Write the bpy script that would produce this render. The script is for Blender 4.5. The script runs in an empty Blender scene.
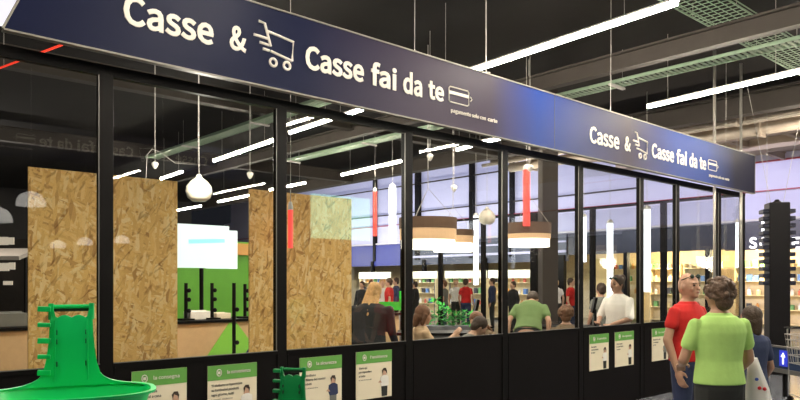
import bpy, bmesh, math, random
from mathutils import Vector, Matrix, noise
random.seed(7)
PI = math.pi
R = math.radians
SC = bpy.context.scene
C = SC.collection
# ---------------------------------------------------------------- camera
F = 700.0
YAW = R(41.65)
SN, CS = math.sin(YAW), math.cos(YAW)
EYE = 1.6
cd = bpy.data.cameras.new('camera'); cam = bpy.data.objects.new('camera', cd); C.objects.link(cam)
cam.location = (0, 0, EYE); cam.rotation_euler = (R(90), 0, -YAW)
cd.lens = F / 800 * 36; cd.sensor_width = 36; cd.shift_y = 82 / 800; cd.clip_start = .05
SC.camera = cam
# ---------------------------------------------------------------- world, exposure
w = bpy.data.worlds.new('world'); SC.world = w; w.use_nodes = True
w.node_tree.nodes['Background'].inputs[0].default_value = (.55, .6, .8, 1)
w.node_tree.nodes['Background'].inputs[1].default_value = .01
vs = SC.view_settings
vs.view_transform = 'Standard'; vs.look = 'None'; vs.gamma = 1; vs.use_curve_mapping = False; vs.exposure = 1.0
SC.cycles.use_denoising = True
SC.cycles.max_bounces = 8; SC.cycles.transparent_max_bounces = 24
SC.cycles.diffuse_bounces = 3; SC.cycles.glossy_bounces = 4
SC.cycles.sample_clamp_indirect = 4
SC.cycles.caustics_reflective = False; SC.cycles.caustics_refractive = False
TUBE_STR = 125.0

def lamp(name, kind, loc, energy, color=(1, 1, 1), size=.2, rot=(0, 0, 0), size_y=None, spot=None):
    l = bpy.data.lights.new(name, kind); l.energy = energy; l.color = color
    if kind == 'AREA':
        l.size = size
        if size_y: l.shape = 'RECTANGLE'; l.size_y = size_y
    else:
        l.shadow_soft_size = size
    if spot: l.spot_size = spot; l.spot_blend = .6
    o = bpy.data.objects.new(name, l); C.objects.link(o); o.location = loc; o.rotation_euler = rot
    return o
# added bluish spots without fixtures, brightening the lavender wall of the mall
for y in (4, 11, 18, 25, 32):
    lamp('gallery_fill', 'SPOT', (16.5, y, 5.2), 560 if y < 15 else 520, (.78, .76, 1.0) if y < 15 else (.68, .76, 1.0), 0, (R(0), R(-78), 0), spot=R(120))
# warm lights inside the lit shops
for y in (6.5, 10, 13.5):
    lamp('shop_lamp', 'POINT', (25.6, y, 2.5), 170, (1, .80, .48), 0)
for y in (19, 23.5, 28, 32.5):
    lamp('market_fill', 'POINT', (21.4, y, 3.0), 170, (1, .95, .82), 0)  # added fill in front of the market shelves to brighten them
for y in (1, 5, 9, 12):
    lamp('pipe_run_fill', 'POINT', (15.2, y, 3.9), 65, (1, .84, .66), 0)  # added warm fill, no fixture, to light the pipes and concrete ceiling
lamp('cash_desk_fill', 'SPOT', (9.0, 6.3, 4.6), 260, (1, .92, .8), .1, (0, 0, 0), spot=R(100))  # added spot brightening the people behind the glass
# added fill brightening the wooden counter front before the green wall
lamp('desk_fill', 'POINT', (3.4, 7.0, 3.0), 110, (1, .93, .8), 0)

# ---------------------------------------------------------------- projection helpers (photo pixel + distance -> place)
def P(px, d):
    o = (px - 400) / F
    return d * (SN + o * CS), d * (CS - o * SN)
def Zy(y, d): return EYE + (282 - y) / F * d
def atY(px, Y):
    o = (px - 400) / F; d = Y / (CS - o * SN)
    return d * (SN + o * CS), d
def atX(px, X):
    o = (px - 400) / F; d = X / (SN + o * CS)
    return d * (CS - o * SN), d

# ---------------------------------------------------------------- materials
def mat(name, col, rough=.6, metal=0, emit=None, estr=0, spec=.5, var=0, vscale=8, bump=0, bscale=40):
    m = bpy.data.materials.new(name); m.use_nodes = True
    nt = m.node_tree; b = nt.nodes['Principled BSDF']
    b.inputs['Base Color'].default_value = (*col, 1); b.inputs['Roughness'].default_value = rough
    b.inputs['Metallic'].default_value = metal; b.inputs['Specular IOR Level'].default_value = spec
    if emit:
        b.inputs['Emission Color'].default_value = (*emit, 1); b.inputs['Emission Strength'].default_value = estr
    if var or bump:
        tc = nt.nodes.new('ShaderNodeTexCoord')
    if var:
        n = nt.nodes.new('ShaderNodeTexNoise'); n.inputs['Scale'].default_value = vscale; n.inputs['Detail'].default_value = 4
        r = nt.nodes.new('ShaderNodeValToRGB')
        r.color_ramp.elements[0].color = (*[c * (1 - var) for c in col], 1)
        r.color_ramp.elements[1].color = (*[min(1, c * (1 + var)) for c in col], 1)
        nt.links.new(tc.outputs['Object'], n.inputs['Vector']); nt.links.new(n.outputs['Fac'], r.inputs['Fac'])
        nt.links.new(r.outputs['Color'], b.inputs['Base Color'])
    if bump:
        n2 = nt.nodes.new('ShaderNodeTexNoise'); n2.inputs['Scale'].default_value = bscale
        bp = nt.nodes.new('ShaderNodeBump'); bp.inputs['Strength'].default_value = bump; bp.inputs['Distance'].default_value = .01
        nt.links.new(tc.outputs['Object'], n2.inputs['Vector']); nt.links.new(n2.outputs['Fac'], bp.inputs['Height'])
        nt.links.new(bp.outputs['Normal'], b.inputs['Normal'])
    return m
M = {}
M['black'] = mat('black_panel', (.0035, .0025, .0025), .5, spec=.12, var=.2, vscale=3)
M['frame'] = mat('black_frame', (.0035, .0028, .0028), .5, spec=.12, var=.1)
M['bead'] = mat('grey_bead', (.20, .19, .18), .4, .6, var=.1)
M['ceil'] = mat('dark_ceiling', (.008, .0065, .0058), .9, spec=.15, var=.35, vscale=1.2)
M['beam'] = mat('dark_beam', (.045, .038, .033), .75, spec=.2, var=.2, vscale=4)
M['concrete'] = mat('concrete', (.36, .29, .22), .85, var=.25, vscale=2)
M['lav'] = mat('lavender_plaster', (.54, .54, .74), .8, var=.06, vscale=.6)
M['floor'] = mat('floor_tile', (.20, .21, .24), .12, var=.15, vscale=.8)
M['dark'] = mat('dark_wall', (.02, .018, .018), .8, var=.4, vscale=1)
M['navy'] = mat('navy_fascia', (.012, .014, .035), .4, var=.2)
M['bluef'] = mat('blue_fascia', (.04, .05, .24), .5, var=.3, vscale=.7)
M['cream'] = mat('cream_wall', (.8, .66, .40), .7, var=.15)
M['wood'] = mat('pale_wood', (.62, .42, .22), .5, var=.12, vscale=14)
M['green'] = mat('lime_paint', (.13, .42, .03), .5, var=.1)
M['tray'] = mat('galvanised_green', (.24, .33, .23), .5, .2, var=.2)
M['pipe'] = mat('pipe_grey', (.38, .33, .27), .5, .2, var=.2)
M['steel'] = mat('pole_steel', (.45, .42, .38), .35, .7, var=.1)
M['wire'] = mat('thin_wire', (.42, .40, .37), .5, .2)
M['white'] = mat('white_plastic', (.75, .72, .66), .4, var=.05)
M['tube'] = mat('tube_glow', (.9, .9, .85), .4, emit=(1, .91, .76), estr=TUBE_STR)
M['tubew'] = mat('vertical_tube_glow', (.9, .9, .9), .4, emit=(.86, .90, 1), estr=1.8)
M['red'] = mat('red_reflection_glow', (.8, .05, .03), .4, emit=(1, .06, .05), estr=.75)
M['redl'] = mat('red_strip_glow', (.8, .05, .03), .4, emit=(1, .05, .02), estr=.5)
M['globe'] = mat('opal_globe', (.60, .55, .45), .35, emit=(1, .9, .72), estr=.03)
M['dome'] = mat('dome_glow', (.9, .9, .85), .4, emit=(1, .92, .8), estr=5)
M['brown'] = mat('brown_fabric', (.10, .055, .03), .8, emit=(1, .6, .35), estr=.02, var=.1)
M['amber'] = mat('amber_fabric', (.6, .38, .2), .8, emit=(1, .62, .34), estr=.2)
M['diff'] = mat('lamp_diffuser', (.9, .9, .85), .4, emit=(1, .93, .8), estr=1.3)
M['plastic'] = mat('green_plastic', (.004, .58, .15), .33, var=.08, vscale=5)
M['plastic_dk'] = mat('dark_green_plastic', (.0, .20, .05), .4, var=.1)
M['slot'] = mat('dark_slot', (.004, .02, .008), .6)
M['paper'] = mat('cream_paper', (.80, .70, .52), .6, var=.04)
M['pgreen'] = mat('poster_green', (.12, .34, .06), .5, var=.06)
M['ink'] = mat('dark_ink', (.05, .045, .04), .6)
M['letter'] = mat('sign_letter', (.66, .61, .54), .5, emit=(1, .92, .82), estr=.02)
M['lettergl'] = mat('lit_letter', (.9, .9, .9), .5, emit=(1, 1, 1), estr=.8)
M['edge'] = mat('alu_edge', (.20, .185, .16), .5, .2)
M['skin'] = mat('skin', (.56, .33, .22), .5, var=.08, vscale=12)
M['skin2'] = mat('skin_tan', (.44, .24, .155), .5, var=.08, vscale=12)
M['hair'] = mat('brown_hair', (.045, .024, .013), .6, var=.4, vscale=40, bump=.8, bscale=60)
M['hairc'] = mat('curly_hair', (.085, .045, .024), .6, var=.5, vscale=50, bump=.8, bscale=60)
M['hairb'] = mat('blond_hair', (.55, .32, .12), .6, var=.5, vscale=50, bump=.8, bscale=60)
M['hairr'] = mat('auburn_hair', (.16, .07, .03), .6, var=.4, vscale=40, bump=.8, bscale=60)
M['eyew'] = mat('eye_white', (.8, .8, .78), .3)
M['eyed'] = mat('eye_dark', (.02, .012, .01), .2)
M['lip'] = mat('lip', (.35, .11, .09), .5)
def cloth(n, c): return mat(n, c, .85, var=.12, vscale=9, bump=.4, bscale=14)
M['redshirt'] = cloth('red_cotton', (.52, .012, .010))
M['limeshirt'] = cloth('lime_cotton', (.42, .66, .18))
M['grnshirt'] = cloth('green_cotton', (.15, .23, .08))
M['blackcl'] = cloth('black_cloth', (.014, .014, .015))
M['char'] = cloth('charcoal_cloth', (.02, .021, .019))
M['navycl'] = cloth('navy_cloth', (.025, .035, .09))
M['whitecl'] = cloth('white_cloth', (.78, .74, .68))
M['peach'] = cloth('peach_cloth', (.72, .50, .30))
M['greycl'] = cloth('grey_cloth', (.16, .16, .14))
M['scarf'] = cloth('brown_scarf', (.18, .12, .07))
M['bluesign'] = mat('blue_sign', (.02, .03, .45), .4, emit=(.05, .08, .9), estr=.15)
M['bag'] = mat('white_bag', (.8, .78, .74), .45, var=.05)
M['rdot'] = mat('red_print', (.6, .02, .03), .5)
M['bdot'] = mat('blue_print', (.03, .08, .45), .5)
M['leaf'] = mat('green_leaf', (.035, .36, .045), .7, var=.3, vscale=30)
M['counter'] = mat('grey_counter', (.12, .12, .13), .3, var=.1)
M['smoke'] = mat('smoked_panel', (.03, .045, .09), .15, var=.1)
M['screen'] = mat('screen_glow', (.5, .6, .6), .4, emit=(.80, 1, .95), estr=.5)
M['mint'] = mat('mint_screen', (.4, .7, .5), .4, emit=(.35, .95, .62), estr=2.0)
M['cyan'] = mat('cyan_print', (.3, .7, .75), .4, emit=(.35, .85, .9), estr=.4)
M['hdr'] = mat('lit_header', (.8, .78, .6), .5, emit=(1, .95, .74), estr=.2)
M['win'] = mat('far_window_glow', (.7, .6, .45), .5, emit=(1, .86, .68), estr=.22)
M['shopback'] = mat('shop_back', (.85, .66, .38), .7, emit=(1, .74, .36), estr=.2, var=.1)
M['orange'] = mat('orange_board', (.6, .30, .08), .6)

def glass_mat():
    m = bpy.data.materials.new('clear_glass'); m.use_nodes = True; nt = m.node_tree; nt.nodes.clear()
    o = nt.nodes.new('ShaderNodeOutputMaterial'); mx = nt.nodes.new('ShaderNodeMixShader')
    fr = nt.nodes.new('ShaderNodeFresnel'); fr.inputs['IOR'].default_value = 1.5
    t = nt.nodes.new('ShaderNodeBsdfTransparent'); t.inputs[0].default_value = (.95, .96, .95, 1)
    g = nt.nodes.new('ShaderNodeBsdfGlossy'); g.inputs['Roughness'].default_value = 0.0
    ge = nt.nodes.new('ShaderNodeNewGeometry'); mr = nt.nodes.new('ShaderNodeMapRange')      # same index step on both faces of the pane
    mr.inputs[3].default_value = 1.5; mr.inputs[4].default_value = 1 / 1.5
    nt.links.new(ge.outputs['Backfacing'], mr.inputs[0]); nt.links.new(mr.outputs[0], fr.inputs['IOR'])
    nt.links.new(fr.outputs[0], mx.inputs[0]); nt.links.new(t.outputs[0], mx.inputs[1]); nt.links.new(g.outputs[0], mx.inputs[2])
    nt.links.new(mx.outputs[0], o.inputs[0]); return m
M['glass'] = glass_mat()

def osb_mat():
    m = bpy.data.materials.new('osb_board'); m.use_nodes = True; nt = m.node_tree; L = nt.links.new
    b = nt.nodes['Principled BSDF']; b.inputs['Roughness'].default_value = .7
    tc = nt.nodes.new('ShaderNodeTexCoord')
    prev = None
    for k, (ang, sx, sz, sc) in enumerate(((20, 1, .20, 46), (75, 1, .18, 40), (-40, 1, .20, 36), (-70, 1, .18, 52), (5, 1, .20, 44))):
        mp = nt.nodes.new('ShaderNodeMapping'); mp.vector_type = 'TEXTURE'; mp.inputs['Rotation'].default_value = (0, R(ang), 0)
        mp.inputs['Scale'].default_value = (sx, 1, 1 / sz); mp.inputs['Location'].default_value = (k * 3.1, 0, k * 1.7)
        nz = nt.nodes.new('ShaderNodeTexNoise'); nz.inputs['Scale'].default_value = 5; nz.inputs['Detail'].default_value = 3
        ad = nt.nodes.new('ShaderNodeMixRGB'); ad.inputs[0].default_value = .05
        L(tc.outputs['Object'], nz.inputs['Vector']); L(tc.outputs['Object'], ad.inputs[1]); L(nz.outputs['Color'], ad.inputs[2])
        L(ad.outputs[0], mp.inputs['Vector'])
        v = nt.nodes.new('ShaderNodeTexVoronoi'); v.inputs['Scale'].default_value = sc
        L(mp.outputs[0], v.inputs['Vector'])
        sep = nt.nodes.new('ShaderNodeSeparateColor'); L(v.outputs['Color'], sep.inputs[0])
        r = nt.nodes.new('ShaderNodeValToRGB'); e = r.color_ramp.elements
        e[0].position = 0; e[0].color = (.50, .25, .07, 1); e[1].position = 1; e[1].color = (.96, .70, .34, 1)
        x = e.new(.15); x.color = (.76, .43, .13, 1)
        x = e.new(.6); x.color = (.90, .55, .18, 1)
        L(sep.outputs[0], r.inputs['Fac'])
        if prev is None: prev = r.outputs[0]
        else:
            gt = nt.nodes.new('ShaderNodeMath'); gt.operation = 'GREATER_THAN'; gt.inputs[1].default_value = .62
            L(sep.outputs[1], gt.inputs[0])
            mx = nt.nodes.new('ShaderNodeMixRGB'); L(gt.outputs[0], mx.inputs[0]); L(prev, mx.inputs[1]); L(r.outputs[0], mx.inputs[2]); prev = mx.outputs[0]
    # thin dark gaps between strands
    gp = nt.nodes.new('ShaderNodeMapping'); gp.vector_type = 'TEXTURE'; gp.inputs['Rotation'].default_value = (0, R(35), 0); gp.inputs['Scale'].default_value = (1, 1, 3.5)
    L(tc.outputs['Object'], gp.inputs['Vector'])
    gn = nt.nodes.new('ShaderNodeTexNoise'); gn.inputs['Scale'].default_value = 20; gn.inputs['Detail'].default_value = 3; gn.inputs['Distortion'].default_value = 1.2
    L(gp.outputs[0], gn.inputs['Vector'])
    gr = nt.nodes.new('ShaderNodeValToRGB'); gr.color_ramp.elements[0].position = .30; gr.color_ramp.elements[0].color = (.55, .47, .36, 1); gr.color_ramp.elements[1].position = .43; gr.color_ramp.elements[1].color = (1, 1, 1, 1)
    L(gn.outputs['Fac'], gr.inputs['Fac'])
    mm = nt.nodes.new('ShaderNodeMixRGB'); mm.blend_type = 'MULTIPLY'; mm.inputs[0].default_value = 1; L(prev, mm.inputs[1]); L(gr.outputs[0], mm.inputs[2])
    L(mm.outputs[0], b.inputs['Base Color'])
    return m
M['osb'] = osb_mat()

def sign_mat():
    # printed vinyl: navy, royal-blue fade part print, part tube sheen; purple is painted sheen
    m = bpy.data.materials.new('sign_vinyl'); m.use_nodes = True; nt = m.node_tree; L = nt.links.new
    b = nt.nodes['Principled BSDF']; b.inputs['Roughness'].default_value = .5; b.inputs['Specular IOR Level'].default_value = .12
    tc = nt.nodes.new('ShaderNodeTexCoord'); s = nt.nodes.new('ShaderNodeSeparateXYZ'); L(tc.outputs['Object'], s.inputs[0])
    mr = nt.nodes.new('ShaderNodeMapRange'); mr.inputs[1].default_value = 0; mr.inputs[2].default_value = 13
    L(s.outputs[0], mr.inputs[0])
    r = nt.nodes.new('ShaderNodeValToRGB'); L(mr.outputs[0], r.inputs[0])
    navy = (.0025, .005, .026, 1); sheen = (.036, .026, .050, 1); blue = (.004, .028, .18, 1); dk = (.006, .007, .022, 1)
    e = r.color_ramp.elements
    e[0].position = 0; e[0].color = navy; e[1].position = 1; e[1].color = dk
    for x, c in ((3.2, navy), (4.6, sheen), (5.5, sheen), (6.3, blue), (7.0, (.02, .035, .14, 1)), (8.2, sheen), (9.4, (.012, .035, .18, 1)), (10.4, (.010, .04, .22, 1)), (11.4, dk)):
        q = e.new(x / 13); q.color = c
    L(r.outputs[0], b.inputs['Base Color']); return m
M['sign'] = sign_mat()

# ---------------------------------------------------------------- mesh builder
SPLIT = {'hanger', 'side_fin', 'slot', 'knob', 'side_shelf', 'foot_support', 'leg', 'bracket', 'suspension_wire', 'shelf_board', 'side_panel', 'side_rail', 'header_post', 'stay_wire', 'red_dot', 'moulded_rib', 'chassis_bar', 'glazing_bead'}
class MB:
    def islands(s):
        seen = set(); out = []
        for v in list(s.bm.verts):
            if v in seen: continue
            st = [v]; seen.add(v); c = []
            while st:
                a = st.pop(); c.append(a)
                for e in a.link_edges:
                    b = e.other_vert(a)
                    if b not in seen: seen.add(b); st.append(b)
            out.append(c)
        return out
    def __init__(s): s.bm = bmesh.new()
    def box(s, c, d, rz=0, rx=0, ry=0):
        m = Matrix.Translation(c) @ Matrix.Rotation(rz, 4, 'Z') @ Matrix.Rotation(ry, 4, 'Y') @ Matrix.Rotation(rx, 4, 'X') @ Matrix.Diagonal((*d, 1))
        bmesh.ops.create_cube(s.bm, size=1, matrix=m); return s
    def tube(s, pts, r, n=10, caps=True):
        pts = [Vector(p) for p in pts]; rr = r if isinstance(r, (list, tuple)) else [r] * len(pts)
        rings = []; up = Vector((0, 0, 1))
        for i, p in enumerate(pts):
            d = (pts[min(i + 1, len(pts) - 1)] - pts[max(i - 1, 0)]).normalized()
            a = d.cross(up)
            if a.length < .05: a = d.cross(Vector((0, 1, 0)))
            a.normalize(); b = d.cross(a).normalized()
            rings.append([s.bm.verts.new(p + rr[i] * (math.cos(t) * a + math.sin(t) * b)) for t in [2 * PI * k / n for k in range(n)]])
        for i in range(len(rings) - 1):
            for k in range(n):
                s.bm.faces.new((rings[i][k], rings[i][(k + 1) % n], rings[i + 1][(k + 1) % n], rings[i + 1][k]))
        if caps: s.bm.faces.new(rings[0]); s.bm.faces.new(rings[-1][::-1])
        return s
    def loft(s, secs, n=20):      # secs: (cx, cy, z, rx, ry)
        rings = [[s.bm.verts.new((cx + rx * math.cos(2 * PI * k / n), cy + ry * math.sin(2 * PI * k / n), z)) for k in range(n)] for cx, cy, z, rx, ry in secs]
        for i in range(len(rings) - 1):
            for k in range(n): s.bm.faces.new((rings[i][k], rings[i][(k + 1) % n], rings[i + 1][(k + 1) % n], rings[i + 1][k]))
        s.bm.faces.new(rings[0][::-1]); s.bm.faces.new(rings[-1]); return s
    def lathe(s, c, prof, n=24, sx=1, sy=1):
        c = Vector(c)
        rings = [[s.bm.verts.new(c + Vector((sx * max(r, .0005) * math.cos(2 * PI * k / n), sy * max(r, .0005) * math.sin(2 * PI * k / n), z))) for k in range(n)] for r, z in prof]
        for i in range(len(rings) - 1):
            for k in range(n): s.bm.faces.new((rings[i][k], rings[i][(k + 1) % n], rings[i + 1][(k + 1) % n], rings[i + 1][k]))
        return s
    def ball(s, c, r, seg=14, mtx=None):
        r = r if isinstance(r, (list, tuple)) else (r, r, r)
        m = (mtx or Matrix.Identity(4)) @ Matrix.Translation(c) @ Matrix.Diagonal((*r, 1))
        bmesh.ops.create_uvsphere(s.bm, u_segments=seg, v_segments=max(6, seg * 2 // 3), radius=1, matrix=m); return s
    def cap(s, a, b, ra, rb, n=12):     # tapered capsule
        a, b = Vector(a), Vector(b); d = (b - a)
        if d.length < 1e-5: return s.ball(a, ra)
        d.normalize()
        pts = [a - d * ra * .9, a - d * ra * .5, a, a + (b - a) * .5, b, b + d * rb * .5, b + d * rb * .9]
        return s.tube(pts, [ra * .4, ra * .87, ra, (ra + rb) / 2, rb, rb * .87, rb * .4], n)
    def prism(s, pts, y0, y1):          # outline in XZ, extruded along Y
        a = [s.bm.verts.new((x, y0, z)) for x, z in pts]; b = [s.bm.verts.new((x, y1, z)) for x, z in pts]
        n = len(pts); s.bm.faces.new(a); s.bm.faces.new(b[::-1])
        for k in range(n): s.bm.faces.new((a[k], b[k], b[(k + 1) % n], a[(k + 1) % n]))
        return s
    def mesh(s, name, smooth=False):
        bmesh.ops.recalc_face_normals(s.bm, faces=s.bm.faces)
        me = bpy.data.meshes.new(name); s.bm.to_mesh(me); s.bm.free()
        if smooth:
            for p in me.polygons: p.use_smooth = True
        return me
    def build(s, name, m, parent=None, smooth=False, bevel=0, loc=None):
        if name in SPLIT and parent is not None:
            isl = s.islands()
            if 1 < len(isl) <= 100:
                o = None
                for vs_ in isl:
                    q = MB(); mp = {}
                    for v in vs_: mp[v] = q.bm.verts.new(v.co)
                    for f in {f for v in vs_ for f in v.link_faces}: q.bm.faces.new([mp[v] for v in f.verts])
                    o = q.build(name, m, parent, smooth, bevel, loc)
                s.bm.free(); return o
        me = s.mesh(name, smooth); me.materials.append(M[m] if isinstance(m, str) else m)
        o = bpy.data.objects.new(name, me); C.objects.link(o)
        if parent: o.parent = parent
        if loc: o.location = loc
        if bevel:
            b = o.modifiers.new('bevel', 'BEVEL'); b.width = bevel; b.segments = 2
        return o
def tag(o, label, cat, group=None):
    o['label'] = label; o['category'] = cat
    if group: o['group'] = group
    return o
def struct(o): o['kind'] = 'structure'; return o
def empty(name, loc, label, cat, rz=0, group=None):
    o = bpy.data.objects.new(name, None); C.objects.link(o); o.location = loc; o.rotation_euler = (0, 0, rz)
    o.empty_display_size = .1
    return tag(o, label, cat, group)
def dup(root, loc, rz=None, label=None, group=None):
    def cp(o, par):
        c = o.copy(); C.objects.link(c)
        if par: c.parent = par
        for ch in list(kids.get(o.name, ())): cp(ch, c)
        return c
    kids = {}
    for o in list(C.objects):
        if o.parent: kids.setdefault(o.parent.name, []).append(o)
    r = cp(root, None); r.location = loc
    if rz is not None: r.rotation_euler = (0, 0, rz)
    if label: r['label'] = label
    if group: r['group'] = group
    return r

FONT = None
try:
    import os
    FONT = bpy.data.fonts.load(os.path.join(bpy.utils.resource_path('LOCAL'), 'datafiles', 'fonts', 'Noto Sans CJK Regular.woff2'))
except Exception: FONT = None
CAPH = []
def cap_height():
    if not CAPH:
        cu = bpy.data.curves.new('t', 'FONT'); cu.body = 'H'; cu.size = 1
        if FONT: cu.font = FONT
        o = bpy.data.objects.new('t', cu); C.objects.link(o)
        me = bpy.data.meshes.new_from_object(o.evaluated_get(bpy.context.evaluated_depsgraph_get()))
        CAPH.append(max(v.co.y for v in me.vertices)); bpy.data.objects.remove(o); bpy.data.curves.remove(cu)
    return CAPH[0]
def text(s, x0, x1, zc, h, m, parent, y, bold=.02, depth=.006, face=1, name='lettering', plane='Y'):
    """lettering fitted to x0..x1, cap height h centred on zc (local to parent)"""
    cu = bpy.data.curves.new('t', 'FONT'); cu.body = s; cu.size = 1
    if FONT: cu.font = FONT
    ch = cap_height(); bold *= ch / .73; cu.bevel_depth = bold; cu.bevel_resolution = 1; cu.extrude = .02; cu.resolution_u = 3
    o = bpy.data.objects.new('t', cu); C.objects.link(o)
    dg = bpy.context.evaluated_depsgraph_get(); me = bpy.data.meshes.new_from_object(o.evaluated_get(dg))
    bpy.data.objects.remove(o); bpy.data.curves.remove(cu)
    xs = [v.co.x for v in me.vertices]; a, b = min(xs), max(xs)
    sx = (x1 - x0) / (b - a); sz = h / ch
    for v in me.vertices:
        X = x0 + (v.co.x - a) * sx; Zz = zc - h / 2 + v.co.y * sz; D = -v.co.z / (.02 + bold) * depth / 2
        v.co = (X, D, Zz) if face > 0 else ((x0 + x1) - X, -D, Zz)
    me.materials.clear(); me.materials.append(M[m]); me.name = name
    ob = bpy.data.objects.new(name, me); C.objects.link(ob); ob.parent = parent; ob.location = (0, y, 0)
    return ob

# ================================================================= SETTING
def slab(name, c, d, m): return struct(MB().box(c, d).build(name, m))
slab('floor', (10, 15, -.05), (50, 70, .1), 'floor')
slab('ceiling', (3.5, 10, 5.25), (21, 44, .1), 'ceil')
slab('ceiling_gallery', (24, -1.1, 5.8), (20, 28.2, .1), 'concrete')
slab('ceiling_high', (24, 29.0, 7.6), (20, 32, .1), 'concrete')
slab('wall_step', (24, 12.95, 6.7), (20, .1, 1.8), 'concrete')
slab('wall_high', (24.15, 29, 6.65), (.3, 32, 1.8), 'lav')
slab('wall_void', (14.1, 29, 6.6), (.1, 32, 1.8), 'dark')
slab('wall_gallery', (14.05, 15, 5.47), (.1, 60, .52), 'dark')
slab('wall_left', (-7, 15, 2.6), (.1, 60, 5.2), 'dark')
slab('wall_back', (2, 30, 2.6), (24, .1, 5.2), 'dark')
slab('wall_rear', (10, -12, 3.2), (44, .1, 6.6), 'dark')
# far facade across the gallery (runs away from the viewer at X = 24)
slab('wall_upper', (24.15, 17, 4.6), (.3, 58, 2.3), 'lav')
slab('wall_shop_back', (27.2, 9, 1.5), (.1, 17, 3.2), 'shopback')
slab('wall_market_back', (27.2, 30, 1.5), (.1, 25, 3.2), 'cream')
slab('trim_1', (23.95, 6.2, 3.12), (.16, 20.8, .86), 'navy')
slab('trim_2', (23.95, 30, 3.0), (.16, 8, 1.1), 'bluef')
slab('trim_95', (23.95, 21.3, 3.0), (.16, 9.2, 1.1), mat('slate_fascia', (.07, .08, .12), .5, var=.4, vscale=1.5))
slab('trim_96', (23.84, 21.3, 2.85), (.06, 9.2, .10), 'lav'); slab('trim_97', (23.84, 21.3, 3.25), (.06, 9.2, .07), 'lav')
slab('trim_3', (23.9, 3, 5.5), (.05, 19, .05), M['redl'] if False else mat('red_rail', (.35, .04, .06), .5))
slab('trim_4', (23.9, 17, 4.55), (.05, 58, .04), mat('red_rail_low', (.35, .06, .10), .5))
slab('trim_5', (23.88, 17, 3.62), (.06, 58, .07), mat('pale_rail', (.6, .57, .6), .5))
for i, y in enumerate((3, 6.6, 10.9, 14.0, 17, 21, 25, 29, 33.3)):
    slab('trim_%d' % (i + 6), (23.85, y, 1.35), (.2, .16 if i != 4 else .5, 2.7), 'frame')

for k, (px, wd) in enumerate(((375, .22), (418, .34), (472, .26), (512, .2))):
    slab('trim_%d' % (100 + k), (23.9, atX(px, 23.9)[0], 5.1), (.14, wd, 4.8), 'frame')
slab('trim_105', (23.88, 25, 6.5), (.06, 23, .06), 'beam'); slab('trim_106', (23.88, 25, 5.1), (.06, 23, .05), 'beam')
# ---- glazed partition at Y = 5
WY = 5.0
posts = [-1.14, .28] + [atY(p, WY)[0] for p in (105, 280, 407, 503, 579, 640, 676, 718, 742)]
SILL, TOP = 1.003, 3.04
struct(MB().box(((posts[0] + posts[-1]) / 2, WY, SILL / 2), (posts[-1] - posts[0], .05, SILL)).build('wall_front', 'black'))
ti = 20
for i, x in enumerate(posts):
    struct(MB().box((x, WY, 1.55), (.094, .066, 3.10)).build('trim_%d' % ti, 'frame', bevel=.004)); ti += 1
struct(MB().box(((posts[0] + posts[-1]) / 2, WY, 3.075), (posts[-1] - posts[0] + .1, .07, .05)).build('trim_%d' % ti, 'frame')); ti += 1
for i in range(len(posts) - 1):
    a, b = posts[i] + .047, posts[i + 1] - .047
    fr = MB(); cx = (a + b) / 2
    fr.box((cx, WY - .01, SILL + .016), (b - a, .05, .03)); fr.box((cx, WY - .01, TOP), (b - a, .05, .03))
    wo = struct(fr.build('window_%d' % (i + 1), 'frame'))
    MB().box((cx, WY, (SILL + TOP) / 2), (b - a, .008, TOP - SILL)).build('pane', 'glass', wo)
    g = MB(); g.box((b - .004, WY - .028, (SILL + TOP) / 2), (.006, .006, TOP - SILL - .03)); g.box((cx, WY - .037, SILL + .033), (b - a, .006, .006))
    g.build('glazing_bead', 'bead', wo)
# lower panel joints
g = MB()
for x in posts[1:]: g.box((x + .06, WY - .028, .5), (.008, .008, 1.0))
struct(g.build('trim_%d' % ti, 'frame')); ti += 1
# ---- side glazing of the cash area at X = 12.2
SX = posts[-1]
ys = [6.4, 7.9, 9.35, 10.8, 12.2, 13.6]
struct(MB().box((SX, 9.3, .15), (.05, 8.6, .3)).build('wall_side', 'black'))
for y in ys:
    struct(MB().box((SX, y, 1.55), (.075, .1 if y != 9.35 else .16, 3.10)).build('trim_%d' % ti, 'frame')); ti += 1
struct(MB().box((SX, 9.3, 3.075), (.07, 8.6, .05)).build('trim_%d' % ti, 'frame')); ti += 1
yy = [WY + .0] + ys
for i in range(len(yy) - 1):
    a, b = yy[i] + .05, yy[i + 1] - .05
    wo = struct(MB().box((SX, (a + b) / 2, .325), (.05, b - a, .04)).build('window_%d' % (i + 20), 'frame'))
    MB().box((SX, (a + b) / 2, 1.68), (.008, b - a, 2.68)).build('pane', 'glass', wo)
# brown inner column beside the cash area
cx_, cd_ = P(548, 13.2), 13.2
struct(MB().box((cx_[0], cx_[1], 2.6), (.30, .26, 5.19), rz=-.6).build('column', mat('brown_column', (.028, .019, .014), .6, var=.2)))

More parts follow.
